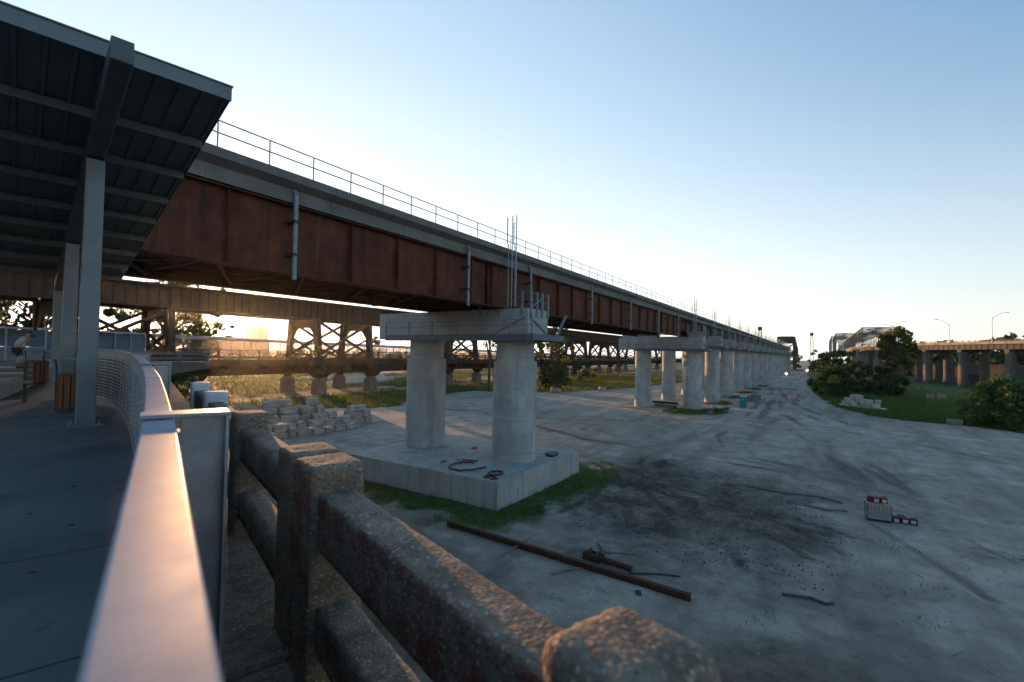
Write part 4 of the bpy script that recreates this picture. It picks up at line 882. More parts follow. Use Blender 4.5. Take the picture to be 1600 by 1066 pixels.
# covered walkway with ribbed roof behind the viaduct
ct2 = thing('covered_walkway', (70, 114, 8), 'long covered walkway with pale ribbed roof and translucent side panels behind the rusty viaduct', 'walkway')
def cw(x): return V((x, 112 + (x - 46) * .04, 12.75 - (x - 46) * .0125))
m = MB(); x = 30
while x < 330:
    a, c = cw(x), cw(x + .5); m.add([a + V((0, 0, -.75)), c + V((0, 0, -.75)), c + V((0, .5, -.1)), a + V((0, .5, -.1)), a + V((0, 3, .1)), c + V((0, 3, .1))], [(0, 1, 2, 3), (3, 2, 5, 4)])
    m.beam(a + V((0, -.04, -.74)), a + V((0, .47, -.08)), .14, .1); x += .5
m.build('ribbed_roof', ribroof, ct2)
m = MB(); x = 30
while x < 330: a, c = cw(x), cw(x + 3); m.add([a + V((.08, .2, -3.6)), c + V((-.08, .2, -3.6)), c + V((-.08, .2, -.7)), a + V((.08, .2, -.7))], [(0, 1, 2, 3)]); x += 3
sd = m.build('side_panel', sheet, ct2); sd.modifiers.new('thick', 'SOLIDIFY').thickness = .02
x = 30
while x <= 327: a = cw(x); m = MB(); m.box(a.x - .07, a.x + .07, a.y + .1, a.y + .26, a.z - 5, a.z - .6); m.build('post', galvd, ct2); x += 3
m = MB(); m.add([cw(30) + V((0, -.2, -4.2)), cw(330) + V((0, -.2, -4.2)), cw(330) + V((0, 4, -4.2)), cw(30) + V((0, 4, -4.2)), cw(30) + V((0, -.2, -4.7)), cw(330) + V((0, -.2, -4.7)), cw(330) + V((0, 4, -4.7)), cw(30) + V((0, 4, -4.7))], [(0, 1, 2, 3), (4, 7, 6, 5), (0, 4, 5, 1), (2, 6, 7, 3), (0, 3, 7, 4), (1, 5, 6, 2)]); m.build('floor', rust, ct2)

# ------------------------------------------------------------------ highway bridge on the right
ht = thing('highway_bridge', (290, -60, 17), 'curving highway approach bridge on rounded concrete piers at right', 'bridge')
HE = [(430, -20.5), (353, -20.5), (338, -24.5), (323, -31.5), (307, -41), (291, -51), (274, -62.5), (256, -76), (236, -92), (210, -114), (180, -141)]
def hoff(d):
    out = []
    for i, p_ in enumerate(HE):
        a = V((*HE[max(i - 1, 0)], 0)); c = V((*HE[min(i + 1, len(HE) - 1)], 0)); t_ = (c - a).normalized(); out.append(V((*p_, 0)) + V((t_.y, -t_.x, 0)) * -d)
    return out
def hstrip(m, d0, d1, z0, z1):
    A, B = hoff(d0), hoff(d1)
    for i in range(len(HE) - 1):
        m.add([A[i] + V((0, 0, z0)), A[i + 1] + V((0, 0, z0)), B[i + 1] + V((0, 0, z0)), B[i] + V((0, 0, z0)), A[i] + V((0, 0, z1)), A[i + 1] + V((0, 0, z1)), B[i + 1] + V((0, 0, z1)), B[i] + V((0, 0, z1))], [(0, 3, 2, 1), (4, 5, 6, 7), (0, 1, 5, 4), (2, 3, 7, 6)] + ([(0, 4, 7, 3)] if i == 0 else []) + ([(1, 2, 6, 5)] if i == len(HE) - 2 else []))
_t = hoff(1)[4] - hoff(0)[4]; SG = -1 if _t.x * 0 + (_t.y) > 0 else 1
m = MB(); hstrip(m, 0, 16 * SG, 17.4, 18.0); hstrip(m, -.05 * SG, .3 * SG, 17.3, 18.35); m.build('deck', hwconc, ht)
m = MB()
for d in (1.4, 5.5, 10, 14.5): hstrip(m, d * SG, (d + .4) * SG, 15.1, 17.38)
E0 = hoff(1.25 * SG)
for i in range(1, len(HE) - 1):
    n_ = int((E0[i + 1] - E0[i]).length / 2.4)
    for k in range(n_): q = E0[i].lerp(E0[i + 1], k / n_); m.box(q.x - .05, q.x + .05, q.y - .05, q.y + .05, 15.15, 17.35)
m.build('girder', hwsteel, ht)
m = MB()
for d in (.1, 15.7): hstrip(m, d * SG, (d + .12) * SG, 19.0, 19.12); hstrip(m, d * SG, (d + .1) * SG, 18.6, 18.68)
for d in (.15, 15.75):
    E1 = hoff(d * SG)
    for i in range(len(HE) - 1):
        n_ = max(1, int((E1[i + 1] - E1[i]).length / 2.6))
        for k in range(n_): q = E1[i].lerp(E1[i + 1], k / n_); m.box(q.x - .13, q.x + .13, q.y - .13, q.y + .13, 18.2, 19.1)
m.build('railing', hwconc, ht)
EA, EB = hoff(3.2 * SG), hoff(12.8 * SG)
lbs = ['at the truss end of the approach', 'second from the truss', 'third from the truss', 'fourth from the truss', 'behind the big bush', 'right of the big bush', 'cut by the right picture edge', 'beyond the right picture edge']
for i, j in enumerate(range(1, 9)):
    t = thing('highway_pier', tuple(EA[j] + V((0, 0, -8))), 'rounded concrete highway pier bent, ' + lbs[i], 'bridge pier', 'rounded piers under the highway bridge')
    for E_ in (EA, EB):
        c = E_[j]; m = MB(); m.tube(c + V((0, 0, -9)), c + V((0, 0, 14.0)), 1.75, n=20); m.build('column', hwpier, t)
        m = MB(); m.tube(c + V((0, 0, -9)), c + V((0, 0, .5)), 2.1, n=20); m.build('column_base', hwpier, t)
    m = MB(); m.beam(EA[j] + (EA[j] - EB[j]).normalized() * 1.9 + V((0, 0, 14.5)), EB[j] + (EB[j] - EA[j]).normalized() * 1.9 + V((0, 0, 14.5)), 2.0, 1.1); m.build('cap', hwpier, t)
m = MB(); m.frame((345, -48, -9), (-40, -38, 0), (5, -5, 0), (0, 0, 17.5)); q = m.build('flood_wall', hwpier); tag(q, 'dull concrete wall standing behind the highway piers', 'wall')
m = MB(); m.frame((331.5, -61.2, -8), (-7, -6.65, 0), (-.3, .3, 0), (0, 0, 11.5)); m.build('doorway', black, q)
# lamps on the deck
def lamp(px_, py_, dirv, label):
    z = 18.
    t = thing('street_lamp', (px_, py_, z), label, 'street lamp', 'lamps on the highway bridge')
    d = V((*dirv, 0)).normalized(); o_ = V((px_, py_, z))
    m = MB(); m.tube(o_, o_ + V((0, 0, 11)), .16, .1, 8); m.build('pole', galv, t)
    m = MB(); m.path([o_ + V((0, 0, 9.4)), o_ + d * 1.8 + V((0, 0, 11.2)), o_ + d * 4 + V((0, 0, 12.3)), o_ + d * 6.2 + V((0, 0, 12.7))], .07, 6); m.build('arm', galv, t)
    m = MB(); m.beam(o_ + d * 6.0 + V((0, 0, 12.65)), o_ + d * 7.2 + V((0, 0, 12.75)), .4, .25); m.build('lamp_head', galvd, t, .06)
right = (.542, -.84)
lamp(277.5, -59.9, right, 'tall street lamp on the near edge of the highway, arm pointing right')
lamp(325, -31.8, right, 'smaller street lamp just right of the tall tree, arm pointing right')
lamp(322, -54, (-.542, .84), 'street lamp on the far edge of the highway, arm pointing left')
lamp(267, -78.5, (-.542, .84), 'street lamp cut by the right picture edge, arm pointing left')
lamp(360, -37, (-.542, .84), 'faint far street lamp beside the truss portal, arm pointing left')
# through trusses
def truss(x0, x1, y0, y1, z0, z1, pan, label, w_=.62):
    t = thing('truss_span', (x0, (y0 + y1) / 2, z0), label, 'truss bridge'); n_ = int((x1 - x0) / pan)
    for yy in (y0, y1):
        m = MB(); m.box(x0, x1, yy - w_ / 2, yy + w_ / 2, z1 - w_, z1); m.box(x0, x1, yy - w_ / 2, yy + w_ / 2, z0 - 1, z0 - 1 + w_); m.build('chord', trussp, t)
        m = MB()
        for k in range(n_ + 1): x = x0 + (x1 - x0) * k / n_; m.box(x - w_ / 3, x + w_ / 3, yy - w_ / 3, yy + w_ / 3, z0, z1 - w_)
        for k in range(n_):
            a, c = x0 + (x1 - x0) * k / n_, x0 + (x1 - x0) * (k + 1) / n_
            if k % 2: a, c = c, a
            m.beam((a, yy, z1 - w_), (c, yy, z0), w_ * .4, w_ * .4)
        m.build('web', trussp, t)
    m = MB()
    for k in range(n_ + 1):
        x = x0 + (x1 - x0) * k / n_; m.beam((x, y0, z1 - w_ / 2), (x, y1, z1 - w_ / 2), w_ * .7, w_ * .7); m.beam((x, y0, z1 - w_ * 3), (x, y1, z1 - w_ * 3), w_ * .3, w_ * .3)
        if k < n_: x2 = x0 + (x1 - x0) * (k + 1) / n_; m.beam((x, y0, z1 - w_ / 2), (x2, y1, z1 - w_ / 2), w_ * .28, w_ * .28)
    m.beam((x0, y0, z1 - w_ * 3.), (x0, (y0 + y1) / 2, z1 - w_), w_ * .5, w_ * .5); m.beam((x0, y1, z1 - w_ * 3.), (x0, (y0 + y1) / 2, z1 - w_), w_ * .5, w_ * .5)
    m.build('top_bracing', trussp, t)
    m = MB(); m.box(x0, x1, y0 - .6 * 0 + (w_ if y0 < y1 else -w_), y1, z0 - 1.4, z0 - .3); m.box(x0, x1, y0 - .7, y0 + .7, z0 - .28, z0 + .9); m.build('deck', hwconc, t)
    return t
truss(354, 640, -20.5, -37, 18.4, 29.2, 14, 'long grey steel through truss where the highway leaves for the river')
truss(760, 1000, -16, -36, 18.4, 44, 24, 'taller distant grey truss span rising behind the first truss', .85)
truss(1100, 1500, -16, -36, 18.4, 54, 36, 'farthest grey truss span at the vanishing end of the highway', 1.)
for k, x in enumerate((420, 500, 580)):
    t = thing('highway_pier', (x, -28, -8), ['near', 'middle', 'far'][k] + ' concrete pier under the grey through truss', 'bridge pier', 'piers under the truss'); m = MB(); m.box(x - 2, x + 2, -36, -21, -9, 17); m.build('column', hwconc, t, .3)

# dark tower of the old truss at the end of the new bridge
t = thing('truss_tower', (438, 22, 0), 'dark rusty steel tower and truss end at the far end of the new rail bridge', 'tower')
for yy in (18.2, 29):
    m = MB(); m.box(436, 439, yy - .9, yy + .9, -3, 27); m.box(452, 454, yy - .9, yy + .9, -3, 24); m.beam((439, yy, 26), (494, yy, 17.5), 1.4, 1.4); m.beam((439, yy, 12), (454, yy, 22), 1., 1.); m.beam((454, yy, 12), (439, yy, 22), 1., 1.); m.box(439, 512, yy - .7, yy + .7, 11, 13.5)
    for k in range(7): m.box(462 + 7 * k, 462.8 + 7 * k, yy - .4, yy + .4, 13, 24 - .9 * k)
    m.build('leg', brick, t)
m = MB(); m.box(436.2, 438.8, 19, 28.2, 21.5, 27.2); m.box(436.3, 438.7, 19, 28.2, 12, 15); m.beam((437.5, 18.5, 15), (437.5, 28.7, 21), .9, .9); m.beam((437.5, 28.7, 15), (437.5, 18.5, 21), .9, .9)
m.box(438.8, 454, 19, 28.2, 23, 24.5); m.build('portal', brick, t)
m = MB(); m.box(433, 442, 12, 34, -4, 1.5); m.build('base', hwconc, t)
# cranes
def crane(x, y, z0, h, label):
    t = thing('crane', (x, y, z0), label, 'crane', 'lattice boom cranes')
    m = MB(); w0 = 1.1
    def cor(k, z): a = 1 if z < h * .9 else .5; return [V((x + sx * w0 * a, y + sy * w0 * a, z0 + z)) for sx, sy in ((-1, -1), (1, -1), (1, 1), (-1, 1))]
    n_ = 14
    for k in range(n_):
        a, c = cor(k, 3 + (h - 3) * k / n_), cor(k, 3 + (h - 3) * (k + 1) / n_)
        for i in range(4): m.beam(a[i], c[i], .28, .28, up=(1, 0, 0)); m.beam(a[i], c[(i + 1) % 4], .13, .13, up=(1, 0, .2))
    m.build('boom', rustbar, t)
    m = MB(); m.box(x - 1.2, x + 1.2, y - 1.2, y + 1.2, z0 + h - 1, z0 + h + 1.4); m.build('boom_head', black, t)
    m = MB(); m.box(x - 3, x + 3, y - 2.2, y + 2.2, z0 + 1.3, z0 + 4.2); m.build('cab', redp, t, .2)
    m = MB(); m.box(x - 3.4, x + 3.4, y - 2.6, y - 1.6, z0, z0 + 1.3); m.box(x - 3.4, x + 3.4, y + 1.6, y + 2.6, z0, z0 + 1.3); m.build('track', black, t, .3)
crane(373, 36, 0, 30, 'lattice crane boom standing up behind the rail bridge deck')
crane(470, 7.0, -1, 31, 'lattice crane with red cab on the far haul road')
def worklight(x, y, z, label):
    t = thing('work_light', (x, y, gz(x, y)), label, 'work light'); z0 = gz(x, y)
    m = MB(); m.tube((x, y, z0), (x, y, z), .12, n=6)
    for k in range(3): a = k * 2.1; m.tube((x, y, z0 + 1), (x + 1.1 * math.cos(a), y + 1.1 * math.sin(a), z0), .08, n=5)
    m.build('stand', darkm, t); m = MB(); m.box(x - .3, x + .05, y - .75, y + .75, z, z + 1.3); q = m.build('housing', darkm, t)
    m = MB(); m.box(x - .36, x - .305, y - .4, y + .4, z + .25, z + .95); m.build('lens', lit, q)
worklight(300, 16.2, .9, 'bright work light beside the far end of the pier row'); worklight(420, 9.2, .6, 'bright work light on the haul road by the far crane')

# ------------------------------------------------------------------ objects on the site
# tote tank with crates
c = V((38.0, -2.95, gz(38, -2.95))); d1 = V((.1, -1, 0)).normalized(); d2 = V((1, .1, 0)).normalized()
t = thing('tote_tank', tuple(c), 'caged plastic tote tank standing alone on the gravel', 'tank')
o_ = c - d1 * .6 - d2 * .5
m = MB(); m.frame(o_ + V((0, 0, .1)), d1 * 1.2, d2 * 1.0, V((0, 0, .05)))
for k in range(3): m.frame(o_ + d1 * .5 * k, d1 * .2, d2 * 1.0, V((0, 0, .1)))
m.build('pallet', black, t)
m = MB(); m.frame(o_ + V((0, 0, .151)) + d1 * .03 + d2 * .03, d1 * 1.14, d2 * .94, V((0, 0, .86))); m.build('tank', tankpl, t, .07, 3)
m = MB(); m.frame(o_ + V((0, 0, .151)) - d2 * .012, d1 * 1.2, d2 * 1.024, V((0, 0, .2))); m.build('base_tray', galvd, t)
m = MB()
for k in range(7):
    for q in (0, 1.0): b0 = o_ + d1 * (.0 + .2 * k) + d2 * q; m.tube(b0 + V((0, 0, .15)), b0 + V((0, 0, 1.05)), .02, n=5)
for k in range(6):
    for q in (0, 1.2): b0 = o_ + d2 * (.2 * k) + d1 * q; m.tube(b0 + V((0, 0, .15)), b0 + V((0, 0, 1.05)), .02, n=5)
for z in (.4, .72, 1.04):
    for a_, e_ in ((o_, d1 * 1.2), (o_ + d2, d1 * 1.2), (o_, d2 * 1.0), (o_ + d1 * 1.2, d2 * 1.0)): m.tube(a_ + V((0, 0, z)), a_ + e_ + V((0, 0, z)), .018, n=5)
m.build('cage', galv, t)
def jug(q, label, body, a=0., lab=whitepl):
    t = thing('plastic_case', tuple(q), label, 'case'); e1 = (d1 * math.cos(a) + d2 * math.sin(a)); e2 = (d2 * math.cos(a) - d1 * math.sin(a))
    m = MB(); m.frame(q - e1 * .19 - e2 * .13, e1 * .38, e2 * .26, V((0, 0, .36))); m.build('body', body, t, .03, 2)
    m = MB(); m.frame(q - e1 * .13 - e2 * .138, e1 * .24, e2 * .006, V((0, 0, .2)) ) ; 
    for v_ in range(len(m.v)): m.v[v_] = (m.v[v_][0], m.v[v_][1], m.v[v_][2] + .06)
    m.build('label_panel', lab, t)
    m = MB(); h0 = q + V((0, 0, .36)); m.path([h0 - e1 * .12, h0 - e1 * .1 + V((0, 0, .07)), h0 + e1 * .1 + V((0, 0, .07)), h0 + e1 * .12], .018, 6); m.build('handle', body, t)
zt = c + V((0, 0, 1.062))
jug(zt - d1 * .42, 'dark red case at the left end on top of the tote tank', redp, 1.3); jug(zt - d1 * .1 - d2 * .1, 'dark red case with white label in the middle of the tote tank', redp); jug(zt + d1 * .27, 'dark red case with small label at right on the tote tank', redp, .4)
g0 = V((38.0, -3.85, gz(38, -3.9)))
jug(g0, 'black case with large white label on the ground nearest the tote tank', black); jug(g0 + d1 * .42 + d2 * .03, 'dark red case between two black cases on the ground', redp, .1); jug(g0 + d1 * .85 + d2 * .06, 'black case at the right end of the row on the ground', black, -.1); jug(g0 + d1 * .3 + d2 * .42, 'black case at the back of the row on the ground', black, .1)
# portable toilet
x, y = 107.6, 13.4; z = gz(x, y)
t = thing('portable_toilet', (x, y, z), 'teal portable toilet beside the row of piers', 'toilet')
m = MB(); m.box(x - .6, x + .6, y - .6, y + .6, z + .12, z + 2.05); m.build('cabin', teal, t, .05)
m = MB(); m.add([(x - .66, y - .66, z + 2.05), (x + .66, y - .66, z + 2.05), (x + .66, y + .66, z + 2.05), (x - .66, y + .66, z + 2.05), (x - .4, y - .5, z + 2.3), (x + .4, y - .5, z + 2.3), (x + .4, y + .5, z + 2.3), (x - .4, y + .5, z + 2.3)], [(0, 3, 2, 1), (4, 5, 6, 7), (0, 1, 5, 4), (1, 2, 6, 5), (2, 3, 7, 6), (3, 0, 4, 7)]); m.build('roof', whitepl, t, .04)
m = MB(); m.box(x - .632, x - .604, y - .45, y + .45, z + .2, z + 1.95); q = m.build('door', teal, t); m = MB(); m.box(x - .65, x - .634, y - .2, y + .2, z + 1.4, z + 1.6); m.build('sign_plate', whitepl, q)
m = MB(); m.box(x - .65, x + .65, y - .6, y - .4, z - .05, z + .118); m.box(x - .65, x + .65, y + .4, y + .6, z - .05, z + .118); m.build('skid', black, t)
# striped barricades
def stripe_mat():
    m = bpy.data.materials.new('barricade_stripes'); m.use_nodes = True; N = m.node_tree.nodes; L = m.node_tree.links; b = N['Principled BSDF']; b.inputs['Roughness'].default_value = .5
    g = N.new('ShaderNodeTexCoord'); w_ = N.new('ShaderNodeTexWave'); w_.bands_direction = 'DIAGONAL'; w_.inputs['Scale'].default_value = .75; L.new(g.outputs['Object'], w_.inputs['Vector'])
    rp = N.new('ShaderNodeValToRGB'); rp.color_ramp.interpolation = 'CONSTANT'; e = rp.color_ramp.elements; e[0].color = (.6, .6, .58, 1); e[1].position = .5; e[1].color = (.5, .05, .02, 1); L.new(w_.outputs[0], rp.inputs[0]); L.new(rp.outputs[0], b.inputs['Base Color']); return m
stripes = stripe_mat()
def barricade(a, c, label, n=3):
    a, c = V((*a, gz(*a))), V((*c, gz(*c))); t = thing('road_barricade', tuple(a), label, 'barricade'); u = (c - a).normalized()
    for z in (.35, .8, 1.25)[:n]: m = MB(); m.beam(a + V((0, 0, z)), c + V((0, 0, z)), .05, .28); m.build('board', stripes, t)
    for q in (a + (c - a) * .12, a + (c - a) * .88):
        v_ = V((u.y, -u.x, 0)); m = MB(); m.beam(q + v_ * .07, q + v_ * .07 + V((0, 0, 1.5)), .07, .07); m.beam(q - v_ * .6 + V((0, 0, .04)), q + v_ * .6 + V((0, 0, .04)), .07, .07); m.build('leg', whitepl, t)
barricade((131.3, 6.9), (135.6, 5.2), 'red and white striped barricade standing across the haul road')
barricade((171.6, -26.2), (170.2, -27.8), 'red and white striped barricade on the track below the highway bridge')
barricade((169.0, -23.6), (167.8, -25.0), 'second striped barricade on the track, left of the other')
# beams, pipes, timbers, sticks
def ibeam(p_, q_, h_, w_, label, name='steel_beam', mt_=rustbar):
    p_, q_ = V(p_), V(q_); m = MB(); u = (q_ - p_).normalized(); s_ = V((u.y, -u.x, 0))
    m.beam(p_ + V((0, 0, .012)), q_ + V((0, 0, .012)), w_, .024); m.beam(p_ + V((0, 0, h_ / 2)), q_ + V((0, 0, h_ / 2)), .02, h_ - .05); m.beam(p_ + V((0, 0, h_ - .012)), q_ + V((0, 0, h_ - .012)), w_, .024)
    tag(m.build(name, mt_), label, 'steel beam')
ibeam((21.6, 18.2, .05), (20.75, 4.5, .03), .26, .24, 'long rusty steel beam lying across the ground below the balustrade')
q0, q1 = V((22.25, 9.9, .18)), V((21.85, 7.35, .2))
t = thing('flanged_pipe', tuple(q0), 'rusty pipe with a square collar lying behind the long beam', 'pipe'); u = (q1 - q0).normalized(); s_ = V((u.y, -u.x, 0))
m = MB(); m.tube(q0, q1, .13, n=16, cap=False); m.tube(q1, q1 - u * .01, .13, n=16); m.build('tube', rustbar, t)
m = MB()
for k in (.25, .75): m.frame(q0 + u * k - s_ * .28 + V((0, 0, -.17)), u * .05, s_ * .56, V((0, 0, .42)))
m.frame(q0 + u * .1 - s_ * .3 + V((0, 0, -.17)), u * .9, s_ * .05, V((0, 0, .3))); m.frame(q0 + u * .1 + s_ * .25 + V((0, 0, -.17)), u * .9, s_ * .05, V((0, 0, .34))); m.build('collar', rustbar, t)
def stick(pts, r_, label, mt_=timber, name='stick', cat='stick'):
    m = MB(); m.path([(x_, y_, gz(x_, y_) + z_) for x_, y_, z_ in pts], r_, 6); tag(m.build(name, mt_), label, cat)
stick([(19.9, 13.3, .06), (21.0, 13.2, .12), (22.4, 13.05, .2)], .045, 'pale pole lying under the long rusty beam', timber, 'pole', 'pole')
stick([(20.9, 9.4, .05), (20.3, 9.9, .05), (19.6, 10.3, .04)], .05, 'weathered stick lying in front of the long rusty beam')
stick([(21.6, 7.4, .05), (22.3, 6.4, .05), (22.7, 5.4, .05)], .035, 'thin bent rod lying beside the flanged pipe', rustbar, 'rod', 'rod')
stick([(24.2, 10.0, .05), (23.2, 9.2, .06), (23.9, 8.0, .05)], .05, 'grey branch lying behind the flanged pipe')
stick([(23.5, 1.4, .05), (23.75, .4, .08), (23.6, -.1, .06), (23.9, -.4, .04)], .06, 'dark broken branch lying on the pale gravel', bark, 'branch', 'branch')
stick([(41.5, 4.8, .06), (41, 2.2, .1), (41.3, .2, .08), (40.6, -1.2, .06)], .09, 'long grey log at the back edge of the muddy ground', timber, 'log', 'log')
stick([(38.6, 1.0, .06), (38.2, -.2, .09), (38.6, -1.4, .05)], .08, 'short pale driftwood log left of the tote tank', timber, 'log', 'log')
m = MB(); m.frame((20.0, 6.3, .06), (.3, .12, 0), (-.1, .22, 0), (0, 0, .04)); tag(m.build('steel_plate', rustbar), 'small rusty plate on the gravel in front of the long beam', 'plate')
for k, (x, y, a, ln, hh, ww, lb) in enumerate(((91.5, 16.6, .1, 5, .3, .5, 'brown timber beam lying right of the second pier'), (97.5, 15.6, -.15, 5.5, .4, .6, 'long dark timber beside the third pier'), (99.5, 17.2, .2, 4, .3, .5, 'pale plank pile at the foot of the third pier'), (96, 25.5, 1.2, 4, .5, .7, 'orange brown timber between the second pier columns'), (103, 27.5, 1.45, 5, .4, .5, 'thin dark timber behind the second pier'), (160, 42.5, .6, 5.5, 1.9, 1.8, 'low black skip behind the second pier'), (121.5, 14.0, 1.1, 3.4, 1.2, 1.4, 'weathered grey timber crate beside the pier row'), (126, 13.0, 1.1, 1.7, 1.3, 1.5, 'smaller grey timber crate behind the first crate'), (101.8, -17.6, 1.4, 1.9, .8, 1.0, 'pale concrete block at the right edge of the haul road'), (105, -13.2, 1.4, 2.6, .25, .7, 'flat pale slab lying on the road edge'), (99.3, -21.4, 1.2, 2.2, .25, .5, 'dark plank lying on the road edge at right'), (60, 27, .4, 2.2, .12, .9, 'pale board lying on gravel right of the footing'))):
    d = V((math.cos(a), math.sin(a), 0)); n_ = V((-d.y, d.x, 0)); q = V((x, y, gz(x, y) - .03)); m = MB(); mt_ = black if 'black' in lb or 'dark' in lb else (hwconc if 'concrete' in lb or 'slab' in lb or 'pale board' in lb else timber)
    if ln > 3 and hh < .6:
        for j in range(3): m.frame(q - d * ln / 2 + n_ * (j - 1) * ww * .55 + d * .2 * j + V((0, 0, .05 * (j % 2))), d * ln, n_ * ww * .5, V((0, 0, hh)))
    else: m.frame(q - d * ln / 2 - n_ * ww / 2, d * ln, n_ * ww, V((0, 0, hh)))
    nm = 'skip' if 'skip' in lb else 'crate' if 'crate' in lb else 'concrete_block' if 'block' in lb else 'slab' if 'slab' in lb else 'board' if 'board' in lb or 'plank' in lb else 'timber_beam'
    tag(m.build(nm, mt_, None, .04), lb, nm.replace('_', ' '))
rag(91, 30.5, gz(91, 30.5), 'orange red barrier bit beyond the second pier', redo, .7)

# stone blocks
def stone_mesh(k):
    rg = random.Random(k); bm = bmesh.new(); bmesh.ops.create_cube(bm, size=1); bmesh.ops.subdivide_edges(bm, edges=bm.edges, cuts=5, use_grid_fill=True)
    for v in bm.verts:
        q = v.co.copy(); e = max(abs(q.x), abs(q.y), abs(q.z)); s_ = sorted([abs(q.x), abs(q.y), abs(q.z)]); edge = smooth01(.34, .5, s_[1])
        v.co *= 1 - .05 * edge * (1 + smooth01(.36, .5, s_[0])); v.co += q.normalized() * (.13 * noise.noise(q * 2.2 + V((k * 9, 0, 0))) + .07 * noise.noise(q * 6 + V((k * 5, 3, 0))))
    for f in bm.faces: f.smooth = False
    me = bpy.data.meshes.new('stone_block'); bm.to_mesh(me); bm.free(); me.materials.append(limest); return me
STM = [stone_mesh(k) for k in range(8)]
NUM = ['leftmost', 'second', 'third', 'fourth', 'fifth', 'sixth', 'seventh', 'eighth', 'ninth', 'tenth', 'eleventh', 'twelfth']
def stone(x, y, z, sx, sy, sz, rz, label, group):
    o = bpy.data.objects.new('stone_block', rnd.choice(STM)); COL.objects.link(o); o.location = (x, y, z + sz / 2); o.scale = (sx, sy, sz); o.rotation_euler = (rnd.uniform(-.09, .09), rnd.uniform(-.09, .09), rz); tag(o, label, 'stone block', group)
a0, a1 = V((31.2, 50.6, 0)), V((42.2, 50.4, 0)); u = (a1 - a0).normalized(); n_ = V((-u.y, u.x, 0)); RW = ['bottom', 'second', 'third', 'fourth', 'top']
for row in range(5):
    q = -1.6 + .35 * row + rnd.uniform(-.2, .2) - (.0 if row else 0); k = 0; ln = (9.8, 9.2, 8.4, 7.2, 6.6)[row]
    while q < ln:
        wd = rnd.choice([.8, 1.1, 1.3, 1.5, 1.8, 2.4]) if row < 4 else rnd.choice([.9, 1.3, 2.]); hh = rnd.uniform(.86, 1.1)
        if not (row == 4 and k in (2, 4)) and not (row == 3 and k == 5):
            pz = a0 + u * (q + wd / 2) + n_ * (.75 + .62 * row + rnd.uniform(-.3, .3))
            stone(pz.x, pz.y, row * .83 - .12 + rnd.uniform(0, .05), wd * .95, rnd.uniform(1.1, 1.4), hh * .84, math.atan2(u.y, u.x) + rnd.uniform(-.2, .2), 'pale stone block, %s course of the left stone pile, %s from left' % (RW[row], NUM[k]), 'stone blocks of the left pile')
        q += wd + .02; k += 1
for k, (dx, dy, row, wd) in enumerate(((12.6, 3.2, 0, 2.3), (14.6, 3.4, 0, 1.2), (12.4, 3.5, 1, 2.6), (14.5, 3.6, 1, 1.2), (12.9, 3.5, 2, 2.4), (11.2, 3.3, 0, 1.1))):
    pz = a0 + u * dx + n_ * dy; stone(pz.x, pz.y, row * .95 - .1, wd, 1.2, .96 if row < 2 else .75, rnd.uniform(-.15, .15), 'stone block of the small right-hand heap, ' + ['wide one at the bottom', 'narrow one at bottom right', 'wide one in the middle', 'narrow one on the right', 'flat one on top', 'brown one between heap and pile'][k], 'stone blocks of the small heap')
for k, (dx, dy, zz, wd) in enumerate(((-1.0, 4.6, 2.6, 1.9), (-3.0, 6.0, 2.5, 2.2), (-4.9, 5.6, 2.9, 1.6), (-1.4, 5.2, 1.6, 2.2), (-3.2, 6.4, 1.5, 2.4), (-1.5, 5, .6, 2.4), (-3.4, 6.2, .5, 2.6), (-5, 6, 1.9, 2), (-5, 6, .9, 2), (-5, 6, -.1, 2.2), (-1.4, 5.3, -.4, 2.4), (-3.3, 6.3, -.5, 2.6))):
    pz = a0 + u * dx + n_ * dy; stone(pz.x, pz.y, zz, wd, 1.5, 1.0, rnd.uniform(-.3, .3), 'pale stone block behind the balustrade posts, ' + ['topmost at right', 'topmost in the middle', 'topmost at left', 'under the right top block', 'under the middle top block', 'low at right', 'low in the middle', 'under the left top block', 'low at left', 'lowest at left', 'lowest at right', 'lowest in the middle'][k], 'stone blocks behind the balustrade')
a0, a1 = V((122.5, -3.2, 0)), V((117.0, -9.2, 0)); u = (a1 - a0).normalized(); n_ = V((-u.y, u.x, 0))
if n_.x < 0: n_ = -n_
for row in range(4):
    q = .3 * row + .4 * (row == 0); k = 0
    while q < (8.4, 7.8, 6.6, 3.4)[row]:
        wd = rnd.choice([.8, 1.0, 1.3]); pz = a0 + u * (q + wd / 2) + n_ * (.6 * row + rnd.uniform(-.6, .6)); stone(pz.x, pz.y, gz(pz.x, pz.y) + row * .68 - .1, wd * .92, .95, .74, math.atan2(u.y, u.x) + rnd.uniform(-.4, .4), 'pale stone block, %s course of the right stone pile, %s from left' % (['bottom', 'second', 'third', 'top'][row], NUM[k]), 'stone blocks of the right pile'); q += wd + .05; k += 1
for (x, y, sc, lb) in ((113.5, 59.3, 2.2, 'grey boulder at the grass edge below the leafy tree'), (129, 52.5, 1.6, 'dark boulder on the grass edge left of the second pier'), (150, 47.5, 1.5, 'dark boulder at the grass edge farther toward the pier')):
    o = bpy.data.objects.new('boulder', STM[1]); COL.objects.link(o); o.location = (x, y, .35); o.scale = (sc, sc * 1.2, 1.1); o.rotation_euler = (.2, .3, .6); tag(o, lb, 'boulder')

